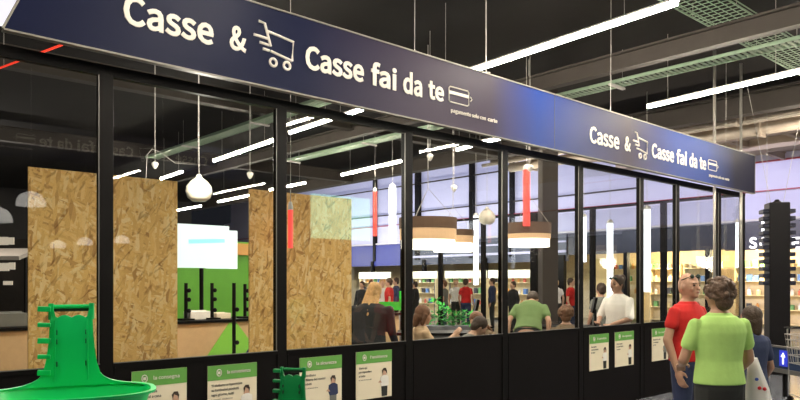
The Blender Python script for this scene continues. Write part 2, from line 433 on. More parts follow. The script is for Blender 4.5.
# ---- ceiling beams
def beam_y(name, X, y0, y1, z, h, wd, m='beam'):
    b = MB(); b.box((X, (y0 + y1) / 2, z + h / 2), (wd * .3, y1 - y0, h)); b.box((X, (y0 + y1) / 2, z), (wd, y1 - y0, .03)); b.box((X, (y0 + y1) / 2, z + h), (wd, y1 - y0, .03))
    return struct(b.build(name, m))
def beam_x(name, Y, x0, x1, z, h, wd, m='beam'):
    b = MB(); b.box(((x0 + x1) / 2, Y, z + h / 2), (x1 - x0, wd * .3, h)); b.box(((x0 + x1) / 2, Y, z), (x1 - x0, wd, .03)); b.box(((x0 + x1) / 2, Y, z + h), (x1 - x0, wd, .03))
    return struct(b.build(name, m))
beam_y('trim_50', 8.9, -8, 29, 4.6, .22, .16)
beam_y('trim_51', 1.6, -8, 29, 4.75, .36, .26)
beam_y('trim_52', 13.6, -8, 29, 4.75, .36, .26)
beam_x('trim_53', 7.2, 8.0, 9.6, 4.5, .12, .10)
beam_x('trim_54', 11.5, 1.6, 13.6, 4.75, .3, .2)
beam_x('trim_55', 17.5, 1.6, 13.6, 4.75, .3, .2)

# ---- cable trays
def tray_y(X, y0, y1, z, wd, label, step=.08):
    t = empty('cable_tray', (X, y0, z), label, 'cable tray')
    L = y1 - y0
    rb = MB()
    for sx in (-1, 1):
        rb.box((sx * wd / 2, L / 2, .015), (.012, L, .05))
    rb.build('side_rail', 'tray', t)
    sl = MB(); k = 0
    while k * step < L:
        sl.box((0, k * step, 0), (wd, step * .5, .01)); k += 1
    sl.build('rung_bed', 'tray', t)
    hg = MB()
    for q in range(int(L / 3) + 1):
        yq = min(L - .05, .6 + q * 3)
        for sx in (-1, 1): hg.tube([(sx * (wd / 2 + .02), yq, -.02), (sx * (wd / 2 + .02), yq, 5.19 - z)], .003, 5)
        hg.box((0, yq, -.03), (wd + .12, .05, .03))
    hg.build('hanger', 'wire', t)
    return t
tray_y(9.6, 2.2, 15, 4.62, .28, 'long slatted cable tray lit green, above the right tube light')
tray_y(6.9, 8.2, 17, 4.65, .30, 'slatted cable tray seen through the glass left of the column')
def tray_x(Y, x0, x1, z, wd, label, tilt=0):
    t = empty('cable_tray', (x0, Y, z), label, 'cable tray', rz=tilt)
    L = x1 - x0; w_ = MB()
    for k in range(7): w_.box((L / 2, -wd / 2 + k * wd / 6, .0), (L, .008, .008))
    k = 0
    while k * .11 < L: w_.box((k * .11, 0, 0), (.008, wd, .008)); k += 1
    w_.build('wire_mesh', 'tray', t)
    r = MB()
    for sy in (-1, 1): r.box((L / 2, sy * wd / 2, .05), (L, .008, .012)); r.box((L / 2, sy * wd / 2, .0), (L, .012, .02))
    r.build('side_rail', 'tray', t)
    hg = MB()
    for q in range(int(L / 2) + 1):
        xq = .3 + q * 2
        if xq > L: break
        for sy in (-1, 1): hg.tube([(xq, sy * wd / 2, 0), (xq, sy * wd / 2, 5.19 - z)], .003, 5)
    hg.build('hanger', 'wire', t); return t
tray_x(3.95, 4.5, 13.5, 5.0, .55, 'wire mesh cable tray crossing the ceiling at the top right')

# ---- pipes on the far ceiling
for k, (x, wd) in enumerate(((17.2, .5), (19.2, .3), (21.4, .6))): struct(MB().box((x, 3, 5.57), (wd, 19.6, .34)).build('trim_%d' % (90 + k), 'concrete'))
for k, (x, z, r) in enumerate(((14.15, 5.05, .05), (14.4, 4.78, .045), (14.8, 4.95, .09), (15.6, 4.85, .13))):
    p = empty('ceiling_pipe', (x, 0, z), ['thin grey pipe under the concrete ceiling, first from the tube light', 'slim lowest pipe of the run under the concrete ceiling', 'medium grey pipe under the concrete ceiling, behind the slim ones', 'thickest grey pipe of the run, farthest under the concrete ceiling'][k], 'pipe')
    MB().tube([(0, -2, 0), (0, 12.8, 0)], r, 12).build('pipe_run', 'pipe', p, smooth=True)
    b = MB()
    for q in range(-1, 7): b.box((0, q * 2, .0), (r * 2.6, .05, r * 2.6)); b.box((0, q * 2, (5.74 - z) / 2), (.02, .03, 5.74 - z))
    b.build('bracket', 'pipe', p)
for k, y in enumerate((1, 2.5, 4, 5.5, 7, 8.5, 10, 11.5)):
    struct(beam_x('trim_%d' % (60 + k), y, 14.2, 23.9, 5.5, .2, .12, 'concrete'))

# ================================================================= HANGING SIGN
def cart_icon(m, parent, x0, z0, s, y, flip=1, name='cart_icon'):
    b = MB(); r = .036 * s
    def ln(p, rr=r): b.tube([(x0 + flip * q[0] * s, y, z0 + q[1] * s) for q in p], rr, 6)
    ln([(.12, 1.0), (.30, .98), (.48, .42)]); ln([(.36, .80), (1.18, .70), (1.14, .18)]); ln([(.48, .30), (1.14, .18)])
    ln([(-.02, .62), (.42, .60)]); ln([(.15, .46), (.42, .44)]); ln([(.25, .31), (.44, .30)])
    for cx in (.56, .98):
        ln([(cx + .10 * math.cos(t), .02 + .10 * math.sin(t)) for t in [2 * PI * k / 12 for k in range(13)]])
    return b.build(name, m, parent)
def card_icon(m, parent, x0, z0, wd, h, y, flip=1):
    b = MB(); r = .006
    def ln(p): b.tube([(x0 + flip * q[0] * wd, y, z0 + q[1] * h) for q in p], r, 6)
    ln([(0, .1), (.05, 0), (.78, 0), (.83, .1), (.83, .9), (.78, 1), (.05, 1), (0, .9), (0, .1)])
    b.box((x0 + flip * .415 * wd, y, z0 + .62 * h), (.83 * wd, .01, .2 * h))
    ln([(.9, .65), (.97, .5), (.9, .35)])
    return b.build('card_icon', m, parent)
def module(parent, x, y, m, face=1, dz=0):
    """x = left end of 'Casse' in parent coordinates"""
    f = face
    def T(s, a, b, z, h, bold=.02):
        z += dz
        if f > 0: text(s, x + a, x + b, z, h, m, parent, y, bold)
        else: text(s, x - b, x - a, z, h, m, parent, y, bold, face=-1)
    T('Casse', 0, .66, 0.0, .185, .03); T('&', .79, .93, 0, .17, .03)
    cart_icon(m, parent, x + f * 1.0, -.12 + dz, .30, y, f)
    T('Casse', 1.47, 2.08, 0.0, .175, .035); T('fai', 2.16, 2.46, 0.0, .175, .035); T('da', 2.54, 2.78, 0, .175, .035); T('te', 2.86, 3.07, 0, .165, .035)
    card_icon(m, parent, x + f * 3.14, -.07 + dz, .34, .15, y, f)
    T('pagamento solo con', 3.17, 3.68, -.15, .036, .01); T('carte', 3.71, 3.86, -.15, .036, .035)
SY = 4.8; SZ0, SZ1 = 3.13, 3.75; SXE = 12.15
sg = empty('hanging_sign', (0, SY, (SZ0 + SZ1) / 2), 'long navy blue hanging sign with white Casse lettering above the glass partition', 'sign')
h2 = (SZ1 - SZ0) / 2
sg.rotation_euler.y = .006; sg.location.z += .018
xl = atY(3, SY)[0]
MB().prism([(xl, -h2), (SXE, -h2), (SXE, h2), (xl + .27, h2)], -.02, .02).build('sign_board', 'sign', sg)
e = MB(); e.box(((xl + SXE) / 2, -.002, -h2 - .005), (SXE - xl, .055, .012)); e.box(((xl + .27 + SXE) / 2, -.002, h2 + .005), (SXE - xl - .27, .055, .012))
e.box((SXE + .004, 0, 0), (.01, .055, 2 * h2 + .02)); e.tube([(xl, -.01, -h2), (xl + .27, -.01, h2)], .012, 6)
e.build('edge_trim', 'edge', sg)
j = MB()
for px in (553,): j.box((atY(px, SY)[0], -.021, 0), (.006, .003, 2 * h2))
j.build('panel_joint', 'navy', sg)
module(sg, atY(122, SY)[0], -.024, 'letter'); module(sg, atY(588, SY)[0], -.024, 'letter', dz=-.035)
hw = MB()
for x in (2.4, 4.45, 7.8, 11.1): hw.tube([(x, 0, h2), (x, 0, 5.19 - sg.location.z)], .003, 5)
hw.build('suspension_wire', 'wire', sg)
# opposite sign, behind the viewer, mirrored in the glass
s2 = empty('hanging_sign', (0, -3.0, 4.0), 'second navy Casse sign across the aisle, a faint mirror image in the glass', 'sign')
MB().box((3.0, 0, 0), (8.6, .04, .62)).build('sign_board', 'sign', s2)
module(s2, 6.4, .024, 'letter', -1)
hw = MB()
for x in (-.8, 2.5, 5.5, 7.0): hw.tube([(x, 0, .3), (x, 0, 1.2)], .003, 5)
hw.build('suspension_wire', 'wire', s2)
# white hanging panel at the far left above the sign end
pw = empty('ceiling_panel', (*P(4, 7.0), 0), 'white hanging panel glimpsed past the left end of the blue sign', 'panel')
z0 = Zy(25, 7.0)
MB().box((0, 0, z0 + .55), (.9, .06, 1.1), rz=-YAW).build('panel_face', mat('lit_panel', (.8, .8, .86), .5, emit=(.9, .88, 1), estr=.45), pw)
hw = MB(); 
for sx in (-.3, .3): hw.tube([(sx * CS, -sx * SN, z0 + 1.1), (sx * CS, -sx * SN, 5.2)], .004, 5)
hw.build('suspension_wire', 'wire', pw)

# support poles near the sign end
for k, px in enumerate((714.5, 741)):
    x, d = atY(px, 4.87)
    p = empty('support_pole', (x, 4.87, 0), ['thin steel pole left of the sign end, in front of the glazing', 'thin steel pole at the sign end beside the last black post'][k], 'pole')
    MB().tube([(0, 0, 0.01), (0, 0, 5.19)], .022, 12).build('pole', 'steel', p, smooth=True)
    MB().lathe((0, 0, 0), [(.0, .002), (.05, .002), (.05, .012), (.024, .02), (.0, .02)], 16).build('foot_plate', 'steel', p)

# ================================================================= TUBE LIGHTS
def tube_light(x, y0, y1, z, label, x1=None, r=.022, group=None):
    x1 = x if x1 is None else x1
    t = empty('tube_light', (x, y0, z), label, 'light', group=group)
    L = y1 - y0; dx = x1 - x
    MB().tube([(0, 0, 0), (dx, L, 0)], r, 12).build('tube', 'tube', t)
    b = MB(); b.box((dx / 2, L / 2, r + .012), (.075, L + .02, .02), rz=-math.atan2(dx, L)); b.build('housing', 'white', t)
    h = MB()
    for q in (.15, .85): h.tube([(dx * q, L * q, r), (dx * q, L * q, 5.19 - z)], .003, 5)
    h.build('suspension_wire', 'wire', t)
    return t
def tube_px(pa, pb, z, label, ext=0):
    q = []
    for px, py in (pa, pb):
        d = (z - EYE) * F / (282 - py); q.append(P(px, d))
    (xa, ya), (xb, yb) = q
    if ya > yb: xa, ya, xb, yb = xb, yb, xa, ya
    return tube_light(xa, ya, yb, z, label, xb)
TZ = 4.2
tube_light(6.27, 3.16, 6.9, TZ, 'long bright ceiling tube crossing above the middle of the blue sign', 6.45)
tube_px((648, 107), (803, 71), TZ, 'long bright ceiling tube above the right end of the blue sign')
tube_px((366, 108), (336, 119), TZ, 'short tube light just under the sign, right of the second black post')
tube_px((332, 119), (290, 133), TZ, 'tube light behind glass touching the second black post')
tube_px((275, 140), (214, 161), TZ, 'brightest tube light in the pane above the cream globe')
tube_px((182, 172), (161, 179), TZ, 'short tube light left of the cream globe pendant')
tube_px((402, 161), (342, 175), TZ, 'tube light over the gap between board and third black post')
tube_px((305, 183), (270, 190), TZ, 'short tube light just above the right chipboard sheet')
tube_px((261, 193), (218, 202), TZ, 'thin tube light right of the cream globe pendant')
tube_px((201, 206), (168, 212), TZ, 'thin tube standing in for a mirrored aisle tube at the right edge of the left chipboard')  # glowing tube added where an aisle tube's reflection shows
tube_px((503, 138), (476, 144), TZ, 'short tube light under the sign above the third pane')
tube_px((472, 146), (457, 150), TZ, 'shortest tube light under the sign, third pane')
# rows on the viewer's side (mirrored in the glass)
bl = 'bright ceiling tube over the aisle, outside the view and mirrored in the glass'
for x, y, L_ in ((3.0, 1.2, 2.8), (-.4, 1.2, 2.8), (12.9, 1.2, 2.9), (6.3, -.2, 2.6), (9.6, -.2, 2.6), (3.0, -9, 2.8), (6.3, -9, 2.8), (9.6, -9, 2.8)):
    tube_light(x, y, y + L_, TZ, bl, group='mirrored aisle tubes')

# red strip top left
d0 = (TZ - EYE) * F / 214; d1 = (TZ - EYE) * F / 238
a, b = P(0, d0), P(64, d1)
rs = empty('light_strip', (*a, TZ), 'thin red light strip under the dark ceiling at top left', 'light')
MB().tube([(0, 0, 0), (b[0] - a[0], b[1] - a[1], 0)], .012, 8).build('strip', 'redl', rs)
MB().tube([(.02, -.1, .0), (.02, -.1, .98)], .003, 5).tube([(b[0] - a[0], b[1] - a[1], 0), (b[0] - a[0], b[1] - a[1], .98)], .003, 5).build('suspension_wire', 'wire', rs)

# vertical tubes
def vtube(px, y0, y1, d, wpx, m, label, base='hanging_tube'):
    x, y = P(px, d); za, zb = Zy(y1, d), Zy(y0, d); r = wpx / 2 / F * d
    top = 5.19 if x < 14 else 5.74
    t = empty(base, (x, y, za), label, 'light')
    MB().tube([(0, 0, 0), (0, 0, zb - za)], r, 14).build('tube', m, t, smooth=False)
    MB().lathe((0, 0, zb - za), [(0, .05), (r * .6, .05), (r * 1.05, .0), (r * 1.05, -.03), (0, -.03)], 12).build('end_cap', 'white', t)
    MB().tube([(0, 0, zb - za + .04), (0, 0, top - za)], .004, 5).build('suspension_wire', 'wire', t)
vtube(392.5, 186, 243, 16.5, 7, 'tubew', 'thick white vertical tube lamp left of the third black post')
vtube(610, 222, 300, 14.5, 6, 'tubew', 'white vertical tube lamp above the person in white')
vtube(647, 208, 292, 13.2, 7, 'tubew', 'white vertical tube lamp right of the sixth black post')
vtube(584, 216, 262, 16.5, 5, 'tubew', 'white vertical tube lamp just right of the fifth black post')
vtube(501, 165, 268, 15.5, 4, 'tubew', 'slim white vertical tube lamp beside the fourth black post')
vtube(476, 215, 285, 17, 5, 'tubew', 'white vertical tube lamp right of the round drum lamps')
vtube(737, 221, 268, 15.5, 2.5, 'tubew', 'slim white vertical tube lamp beside the last black post')
vtube(526.5, 168, 226, 11, 7, 'red', 'glowing red strip standing in for a reflection above the right drum lamp')  # this and the next two: red strips added in place of glass reflections
vtube(375, 190, 236, 16, 4, 'red', 'slim glowing red strip standing in for a reflection seen past the chipboard')
vtube(290.5, 207, 248, 6.75, 5, 'red', 'short glowing red strip standing in for a reflection in front of the right chipboard')
vtube(767, 217, 231, 13.0, 10, 'tubew', 'small white hanging lamp beside the black totem', 'pendant_lamp')

# globes and small pendants
def globe(px, py, wpx, d, label):
    x, y = P(px, d); z = Zy(py, d); r = wpx / 2 / F * d
    t = empty('pendant_globe', (x, y, z), label, 'pendant lamp')
    MB().lathe((0, 0, 0), [(0, -r * .9), (r * .5, -r * .86), (r * .85, -r * .6), (r, -r * .1), (r * .92, r * .3), (r * .6, r * .7), (r * .25, r * .95), (r * .16, r * 1.2), (0, r * 1.2)], 28).build('shade', 'globe', t, smooth=True)
    MB().tube([(0, 0, r * 1.15), (0, 0, 5.19 - z)], .003, 5).build('cord', 'wire', t)
    MB().lathe((0, 0, 5.19 - z), [(0, 0), (.06, 0), (.05, -.05), (0, -.05)], 14).build('ceiling_rose', 'white', t)
globe(199, 190, 26, 8.3, 'cream globe pendant lamp between the two chipboard sheets')
globe(487, 217, 17, 12, 'small cream globe pendant lamp left of the fourth black post')
def socket(px, py, d, label, base='pendant_socket'):
    x, y = P(px, d); z = Zy(py, d)
    t = empty(base, (x, y, z), label, 'pendant')
    s_ = 6.5 / 2 / F * d
    MB().lathe((0, 0, 0), [(0, -s_ * 1.3), (s_ * .5, -s_ * .9), (s_ * .95, 0), (s_, s_ * .6), (s_ * .5, s_), (0, s_ * .8)], 16).build('socket', 'white', t, smooth=True)
    MB().tube([(0, 0, s_ * .7), (0, 0, 5.19 - z)], .004, 5).build('cord', 'wire', t)
for px, py, d, lb in ((155, 165, 8.5, 'small white pendant socket above the left chipboard'), (250, 175, 9.5, 'small white pendant socket above the right chipboard edge'),
                      (430, 157, 10, 'small white pendant socket above the left drum lamp'), (454, 188, 14, 'tiny white pendant socket between drum lamp and globe'),
                      (530, 168, 10.8, 'small white pendant socket above the right drum lamp')):
    socket(px, py, d, lb)
# sensor above the sign
x, y = P(486, 7.6)
t = empty('ceiling_sensor', (x, y, Zy(77, 7.6)), 'small white sensor hanging above the sign under the middle tube', 'sensor')
MB().lathe((0, 0, 0), [(0, -.05), (.03, -.045), (.05, 0), (.045, .03), (.0, .04)], 16).build('housing', 'white', t, smooth=True)
MB().tube([(0, 0, .03), (0, 0, 5.19 - t.location.z)], .006, 6).build('stem', 'wire', t)

# drum lamps
def drum(px, d, wpx, ytop, ymid, ylow, ybot, label, sx=1.0):
    x, y = P(px, d); r = wpx / 2 / F * d
    z = [Zy(q, d) for q in (ytop, ymid, ylow, ybot)]; zz = z[0]
    t = empty('drum_lamp', (x, y, zz), label, 'pendant lamp', rz=-YAW)
    def ring(name, m, r0, za, zb):
        th = .02
        MB().lathe((0, 0, 0), [(r0 - th, za - zz), (r0, za - zz), (r0, zb - zz), (r0 - th, zb - zz), (r0 - th, za - zz)], 40, 1, .8).build(name, m, t, smooth=False)
    ring('outer_shade', 'brown', r, z[0], z[1]); ring('inner_shade', 'amber', r * .98, z[1] - .001, z[2])
    MB().lathe((0, 0, 0), [(0, z[2] + .01 - zz), (r * .93, z[2] + .01 - zz), (r * .93, z[3] - zz), (0, z[3] - zz)], 40, 1, .8).build('diffuser', 'diff', t)
    lamp('drum_lamp_bulb', 'POINT', (x, y, z[3] - .06), 22, (1, .88, .72), .2)
    wv = MB()
    for q in range(3):
        a = q * 2 * PI / 3; wv.tube([(r * .9 * math.cos(a), r * .72 * math.sin(a), 0), (0, 0, .45)], .004, 5)
    wv.tube([(0, 0, .44), (0, 0, 5.19 - zz)], .006, 6); wv.build('suspension_wire', 'wire', t)
drum(428, 10.6, 58, 218, 229, 240, 249, 'large brown drum lamp with glowing base beside the third black post')
drum(453, 13.2, 42, 230, 236, 243, 252, 'smaller brown drum lamp partly behind the large one')
drum(529, 11.3, 44, 223, 234, 239, 247, 'brown drum lamp with glowing base right of the fourth black post')

# glass dome lamps on the viewer's side (mirrored)
def dome(px, py, wpx, d, label, group=None):
    x, y = P(px, d); y = 2 * WY - y; z = Zy(py, d); r = wpx / 2 / F * d
    t = empty('dome_pendant', (x, y, z), label, 'pendant lamp', group=group)
    MB().lathe((0, 0, 0), [(r, 0), (r * .93, r * .45), (r * .7, r * .8), (r * .3, r), (.03, r * 1.05), (.03, r * 1.0), (r * .28, r * .95), (r * .66, r * .76), (r * .88, r * .42), (r * .95, 0), (r, 0)], 28).build('glass_shade', mat('dome_glass', (.7, .7, .68), .2, emit=(1, .95, .88), estr=1.6), t, smooth=True)
    MB().ball((0, 0, r * .5), r * .28).build('bulb', 'dome', t, smooth=True)
    MB().tube([(0, 0, r), (0, 0, 5.19 - z)], .003, 5).build('cord', 'wire', t)
for i, a in enumerate(((31, 206, 28, 9), (-4, 222, 30, 8.5), (58, 248, 15, 16), (85, 245, 15, 16.5), (122, 243, 15, 17))):
    dome(*a, 'glass dome pendant mirrored on the %s' % ['top left corner of the left chipboard', 'far left edge of the first pane', 'left chipboard, left of the three small domes', 'left chipboard just left of the first black post', 'left chipboard right of the first black post'][i])
# mint screen on the viewer's side (mirrored over the right chipboard)
x, y = P(340, 14); y = 2 * WY - y
t = empty('display_screen', (x, y, 0), 'pale mint display screen mirrored over the top of the right chipboard', 'screen', rz=PI)
zc = Zy(218, 14)
MB().box((0, -.04, zc), (1.45, .05, .86)).build('screen_panel', 'mint', t)
MB().box((0, 0, zc), (1.5, .04, .92)).build('casing', 'frame', t)
MB().tube([(0, .03, .01), (0, .03, zc)], .04, 12).box((0, .03, .02), (.6, .4, .03)).build('stand', 'frame', t)

# loose cable under the ceiling
q = [(113, 205), (146, 178), (147, 155), (152, 149), (160, 152), (175, 163), (198, 165), (199, 100)]
zc_ = 5.195
cb = MB().tube([(*P(a, 8.6), Zy(b, 8.6)) for a, b in q[:-1]] + [(*P(199, 8.6), 5.19)], .004, 6).build('loose_cable', 'wire')
tag(cb, 'thin grey looping cable above the left chipboard', 'cable')

# ================================================================= INTERIOR
def osb(px0, px1, ptop, Y, label):
    x0, d0 = atY(px0, Y); x1, _ = atY(px1, Y)
    t = empty('chipboard_sheet', ((x0 + x1) / 2, Y, 0), label, 'board')
    z = Zy(ptop, d0)
    MB().box((0, 0, z / 2 + .03), (x1 - x0, .018, z - .04)).build('sheet', 'osb', t)
    f = MB()
    for sx in (-.4, .4): f.box((sx, .0, .015), (.05, .5, .03)); f.box((sx, .12, .25), (.04, .03, .5), rx=R(20))
    f.build('foot_support', 'wood', t); return t
osb(28, 177, 168, 6.1, 'left raw chipboard sheet standing behind the first black post')
osb(249, 351, 190, 6.1, 'right raw chipboard sheet standing behind the second black post')

# wooden counter with green triangle
ct = empty('reception_counter', (3.9, 8, 0), 'pale wooden counter with a lime green triangle on its front', 'counter')
MB().box((0, .3, .55), (6.4, .6, 1.10)).build('counter_body', 'wood', ct, bevel=.01)
MB().box((0, .3, 1.115), (6.5, .66, .03)).build('counter_top', 'frame', ct)
x = lambda p: atY(p, 8)[0] - 3.9
MB().prism([(x(203), .62), (x(229), 1.09), (x(236), 1.09), (x(262), .62)], -.012, 0).build('triangle_panel', mat('lime_panel', (.24, .62, .07), .5), ct)
# green wall + orange board
gx0, gx1 = atY(172, 11)[0], atY(285, 11)[0]
struct(MB().box(((gx0 + gx1) / 2, 11.05, 1.15), (gx1 - gx0 + 1, .08, 2.3)).build('wall_green', 'green'))
bx = atY(240, 10.9)[0]
ob = MB().box((bx + .25, 10.97, 2.17), (.9, .06, .2)).build('header_board', 'orange'); tag(ob, 'orange wooden board along the top of the green wall', 'board')
# lit screen
t = empty('wall_screen', (atY(203, 9.6)[0], 9.6, 0), 'glowing white screen in front of the green wall, right of the left chipboard', 'screen')
d = atY(203, 9.6)[1]; za, zb = Zy(268, d), Zy(225, d); ww = atY(228, 9.6)[0] - atY(176, 9.6)[0]
MB().box((0, 0, (za + zb) / 2), (ww, .05, zb - za)).build('screen_panel', 'screen', t)
MB().box((.05, -.028, (za + zb) / 2 + .08), (ww * .7, .006, .06), ry=-.06).build('screen_graphic', 'cyan', t)
MB().box((ww * .42, .08, (za + zb) / 2 - .03), (.5, .04, zb - za - .05)).build('rear_panel', 'screen', t)
MB().tube([(0, .05, .01), (0, .05, za + .1)], .03, 10).box((0, .05, .02), (.5, .4, .03)).build('stand', 'frame', t)
# black payment posts standing on counter
def stanchion(px, y0, y1, Y, z0, label):
    X, d = atY(px, Y); z1 = Zy(y0, d)
    t = empty('post_stand', (X, Y, z0), label, 'post')
    MB().tube([(0, 0, 0.01), (0, 0, z1 - z0)], .022, 10).build('post', 'frame', t)
    k = MB()
    for q in (.25, .55, .8): k.ball((.03, -.02, (z1 - z0) * q), .028, 8)
    k.build('knob', 'frame', t)
    MB().box((0, 0, .01), (.16, .16, .02)).build('base', 'frame', t)
stanchion(234, 283, 355, 7.6, 0, 'tall black knobbed post in front of the green triangle')
stanchion(186, 283, 318, 8.2, 1.13, 'black post on the counter beside the left chipboard')
stanchion(212, 283, 318, 8.2, 1.13, 'black post on the counter under the white screen')
stanchion(245, 284, 318, 8.2, 1.13, 'black post on the counter beside the right chipboard')
# papers and boxes on the counter
for k, (px, wd, hh, m, lb) in enumerate(((200, .3, .10, 'whitecl', 'white papers lying on the wooden counter'), (8, .35, .14, 'greycl', 'grey leaflet display at the far left of the counter'), (222, .2, .07, 'paper', 'small cream box on the counter'))):
    X, d = atY(px, 8.25)
    o = MB().box((0, 0, hh / 2), (wd, .2, hh)).box((0, .06, hh * .8), (wd * .9, .03, hh * .6), rx=-.2).build('leaflet_box', m, bevel=.005, loc=(X, 8.3, 1.131)); tag(o, lb, 'box')
# far lit windows at left
for k, (px, py, w_, h_) in enumerate(((2, 241, 12, 8), (11, 241, 6, 7), (2, 267, 14, 8), (12, 266, 6, 7), (8, 283, 9, 4))):
    d = 26; x_, y_ = P(px, d)
    o = MB().box((0, 0, 0), (w_ / F * d, .06, h_ / F * d), rz=-YAW).build('lit_window', 'win', loc=(x_, y_, Zy(py, d)))
    tag(o, 'distant lit window at the far left edge, %s' % ['upper wide one', 'upper narrow one', 'middle wide one', 'middle narrow one', 'small lowest one'][k], 'window')
x_, y_ = P(5, 26.5)
struct(MB().box((x_, y_, 1.6), (6, .7, 3.2), rz=-YAW).build('wall_distant', 'beam'))

x_, y_ = P(4, 18)
aw = MB().box((0, 0, 0), (1.3, 1.0, .10), rz=-YAW, rx=R(14)).build('shop_awning', mat('grey_awning', (.35, .31, .27), .7), loc=(x_, y_, Zy(254, 18))); tag(aw, 'grey sloping awning between the distant lit windows at far left', 'awning')
for sx in (-.55, .55): MB().tube([(sx * CS, -sx * SN, 0), (sx * CS, -sx * SN, -aw.location.z)], .03, 8).build('post', 'frame', aw)
lamp('far_left_fill', 'POINT', (*P(-20, 17), 3.6), 90, (1, .9, .8), 0)  # added unseen fill that lights the distant wall and awning
# checkout desks inside
def checkout(px, d, rz, label):
    x_, y_ = P(px, d)
    t = empty('checkout_desk', (x_, y_, 0), label, 'checkout', rz=rz)
    MB().box((0, 0, .42), (1.3, .55, .84)).build('desk_body', 'counter', t, bevel=.02)
    MB().box((0, 0, .86), (1.4, .62, .04)).build('desk_top', 'frame', t, bevel=.008)
    MB().box((.45, 0, 1.22), (.04, .34, .26), ry=.2).build('monitor', 'frame', t, bevel=.005)
    MB().tube([(.47, 0, .88), (.47, 0, 1.15)], .02, 8).build('monitor_stand', 'frame', t)
checkout(445, 10.2, -.75, 'grey checkout desk beside the person with scarf')
checkout(566, 11.6, -.9, 'grey checkout desk left of the person in white')

# hedge planter + green boards
def hedge(px, d, wd, label):
    x_, y_ = P(px, d)
    t = empty('planter_hedge', (x_, y_, 0), label, 'plant', rz=-YAW)
    MB().box((0, 0, .45), (wd, .3, .9)).build('planter_box', 'counter', t, bevel=.01)
    rnd = random.Random(3); b = MB()
    for k in range(520):
        u = rnd.uniform(-wd / 2, wd / 2); hgt = .26 + .22 * max(0, math.cos(u * 5.2 + 1.0)) ** 2
        c_ = Vector((u, rnd.uniform(-.16, .16), .88 + rnd.random() * hgt)); a = rnd.uniform(0, 2 * PI); s_ = rnd.uniform(.03, .06)
        v1 = Vector((math.cos(a), math.sin(a), rnd.uniform(-.2, .8))) * s_; v2 = Vector((-math.sin(a), math.cos(a), rnd.uniform(-.3, .3))) * s_ * .5
        vs_ = [b.bm.verts.new(c_ + q) for q in (-v1, v2, v1, -v2)]; b.bm.faces.new(vs_)
    b.build('foliage', 'leaf', t)
hedge(448, 11.3, 1.05, 'bright green leafy hedge in a planter behind the checkout')
x_, y_ = P(390, 11.5)
t = empty('bench_board', (x_, y_, 0), 'bright green low board left of the third black post', 'board', rz=-YAW)
MB().box((0, 0, Zy(306, 11.5)), (.55, .04, .14)).box((.2, 0, Zy(299, 11.5)), (.1, .04, .26)).build('board', mat('bright_green', (.02, .45, .03), .5), t)
MB().box((-.2, 0, .57), (.04, .04, 1.14)).box((.2, 0, .6), (.04, .04, 1.2)).build('leg', 'frame', t)

# ================================================================= POSTERS
def poster(px0, px1, ytop, h, head, body, fig, label):
    x0, d = atY(px0, 4.96); x1, _ = atY(px1, 4.96); wd = x1 - x0
    z1 = Zy(ytop, d)
    t = empty('poster', (x0, 4.968, z1 - h), label, 'poster')
    MB().box((wd / 2, 0, h / 2), (wd, .006, h)).build('sheet', 'paper', t)
    hh = h * .25
    MB().box((wd / 2, -.004, h - hh / 2), (wd, .004, hh)).build('header', 'pgreen', t)
    text(head, wd * .38, wd * .86, h - hh * .5, .024, 'letter', t, -.008, .02, .002)
    b = MB(); b.tube([(wd * .22 + .02 * math.cos(a_ * PI / 6), -.007, h - hh * .5 + .026 * math.sin(a_ * PI / 6)) for a_ in range(13)], .004, 5)
    b.box((wd * .22, -.007, h - hh * .5), (.02, .003, .02)); b.build('emblem', 'letter', t)
    for k, s in enumerate(body): text(s, wd * .07, wd * (.07 + .025 * len(s)), h * .66 - k * .036, .017 if k < 3 else .011, 'ink', t, -.005, .03 if k < 3 else .0, .001)
    # printed figure
    fx = wd * .78; s = h * .62; skinm, topm, legm, hairm = fig
    MB().prism([(fx - .020 * s / .28, s * .93), (fx + .024 * s / .28, s * .93), (fx + .028 * s / .28, s * .74), (fx - .022 * s / .28, s * .74)], -.0065, -.004).prism([(fx - .05, s * .6), (fx - .075, s * .52), (fx - .03, s * .5)], -.0075, -.0065).build('figure_skin', skinm, t)
    MB().prism([(fx - .02, s * .80), (fx - .028, s * .92), (fx - .010, s * 1.0), (fx + .018, s * 1.0), (fx + .03, s * .9), (fx + (.034 if hairm != 'hair' else .022), s * .78), (fx + .018, s * .88), (fx - .01, s * .93)], -.0085, -.0065).build('figure_hair', 'hair', t)
    MB().prism([(fx - .045, s * .70), (fx - .01, s * .76), (fx + .02, s * .76), (fx + .05, s * .70), (fx + .055, s * .42), (fx + .035, s * .38), (fx - .035, s * .38), (fx - .05, s * .5)], -.0072, -.0045).build('figure_top', topm, t)
    MB().prism([(fx - .035, s * .39), (fx + .038, s * .39), (fx + .034, .01), (fx - .030, .01)], -.0070, -.0042).build('figure_trousers', legm, t)
H_ = .45
poster(132, 187, 372, H_, 'la consegna', ['Ritiri la spesa', 'o la ricevi a casa', 'quando vuoi', 'chiedi in cassa'], ('skin', 'whitecl', 'char', 'hair'), 'green-headed cream poster partly hidden by the large green basket')
poster(208, 257, 366.5, H_, 'la convenienza', ['Ti aiutiamo a risparmiare', 'su tantissimi prodotti', 'ogni giorno, tutti', 'i giorni, insieme'], ('skin', 'whitecl', 'scarf', 'hair'), 'green-headed cream poster on the black panel under the first wide gap')
poster(300, 342, 358.5, H_, 'la sicurezza', ['Controlliamo', 'la filiera dei nostri', 'prodotti', 'con attenzione'], ('skin', 'navycl', 'greycl', 'hair'), 'green-headed poster with a dark-clothed figure beside the small green basket')
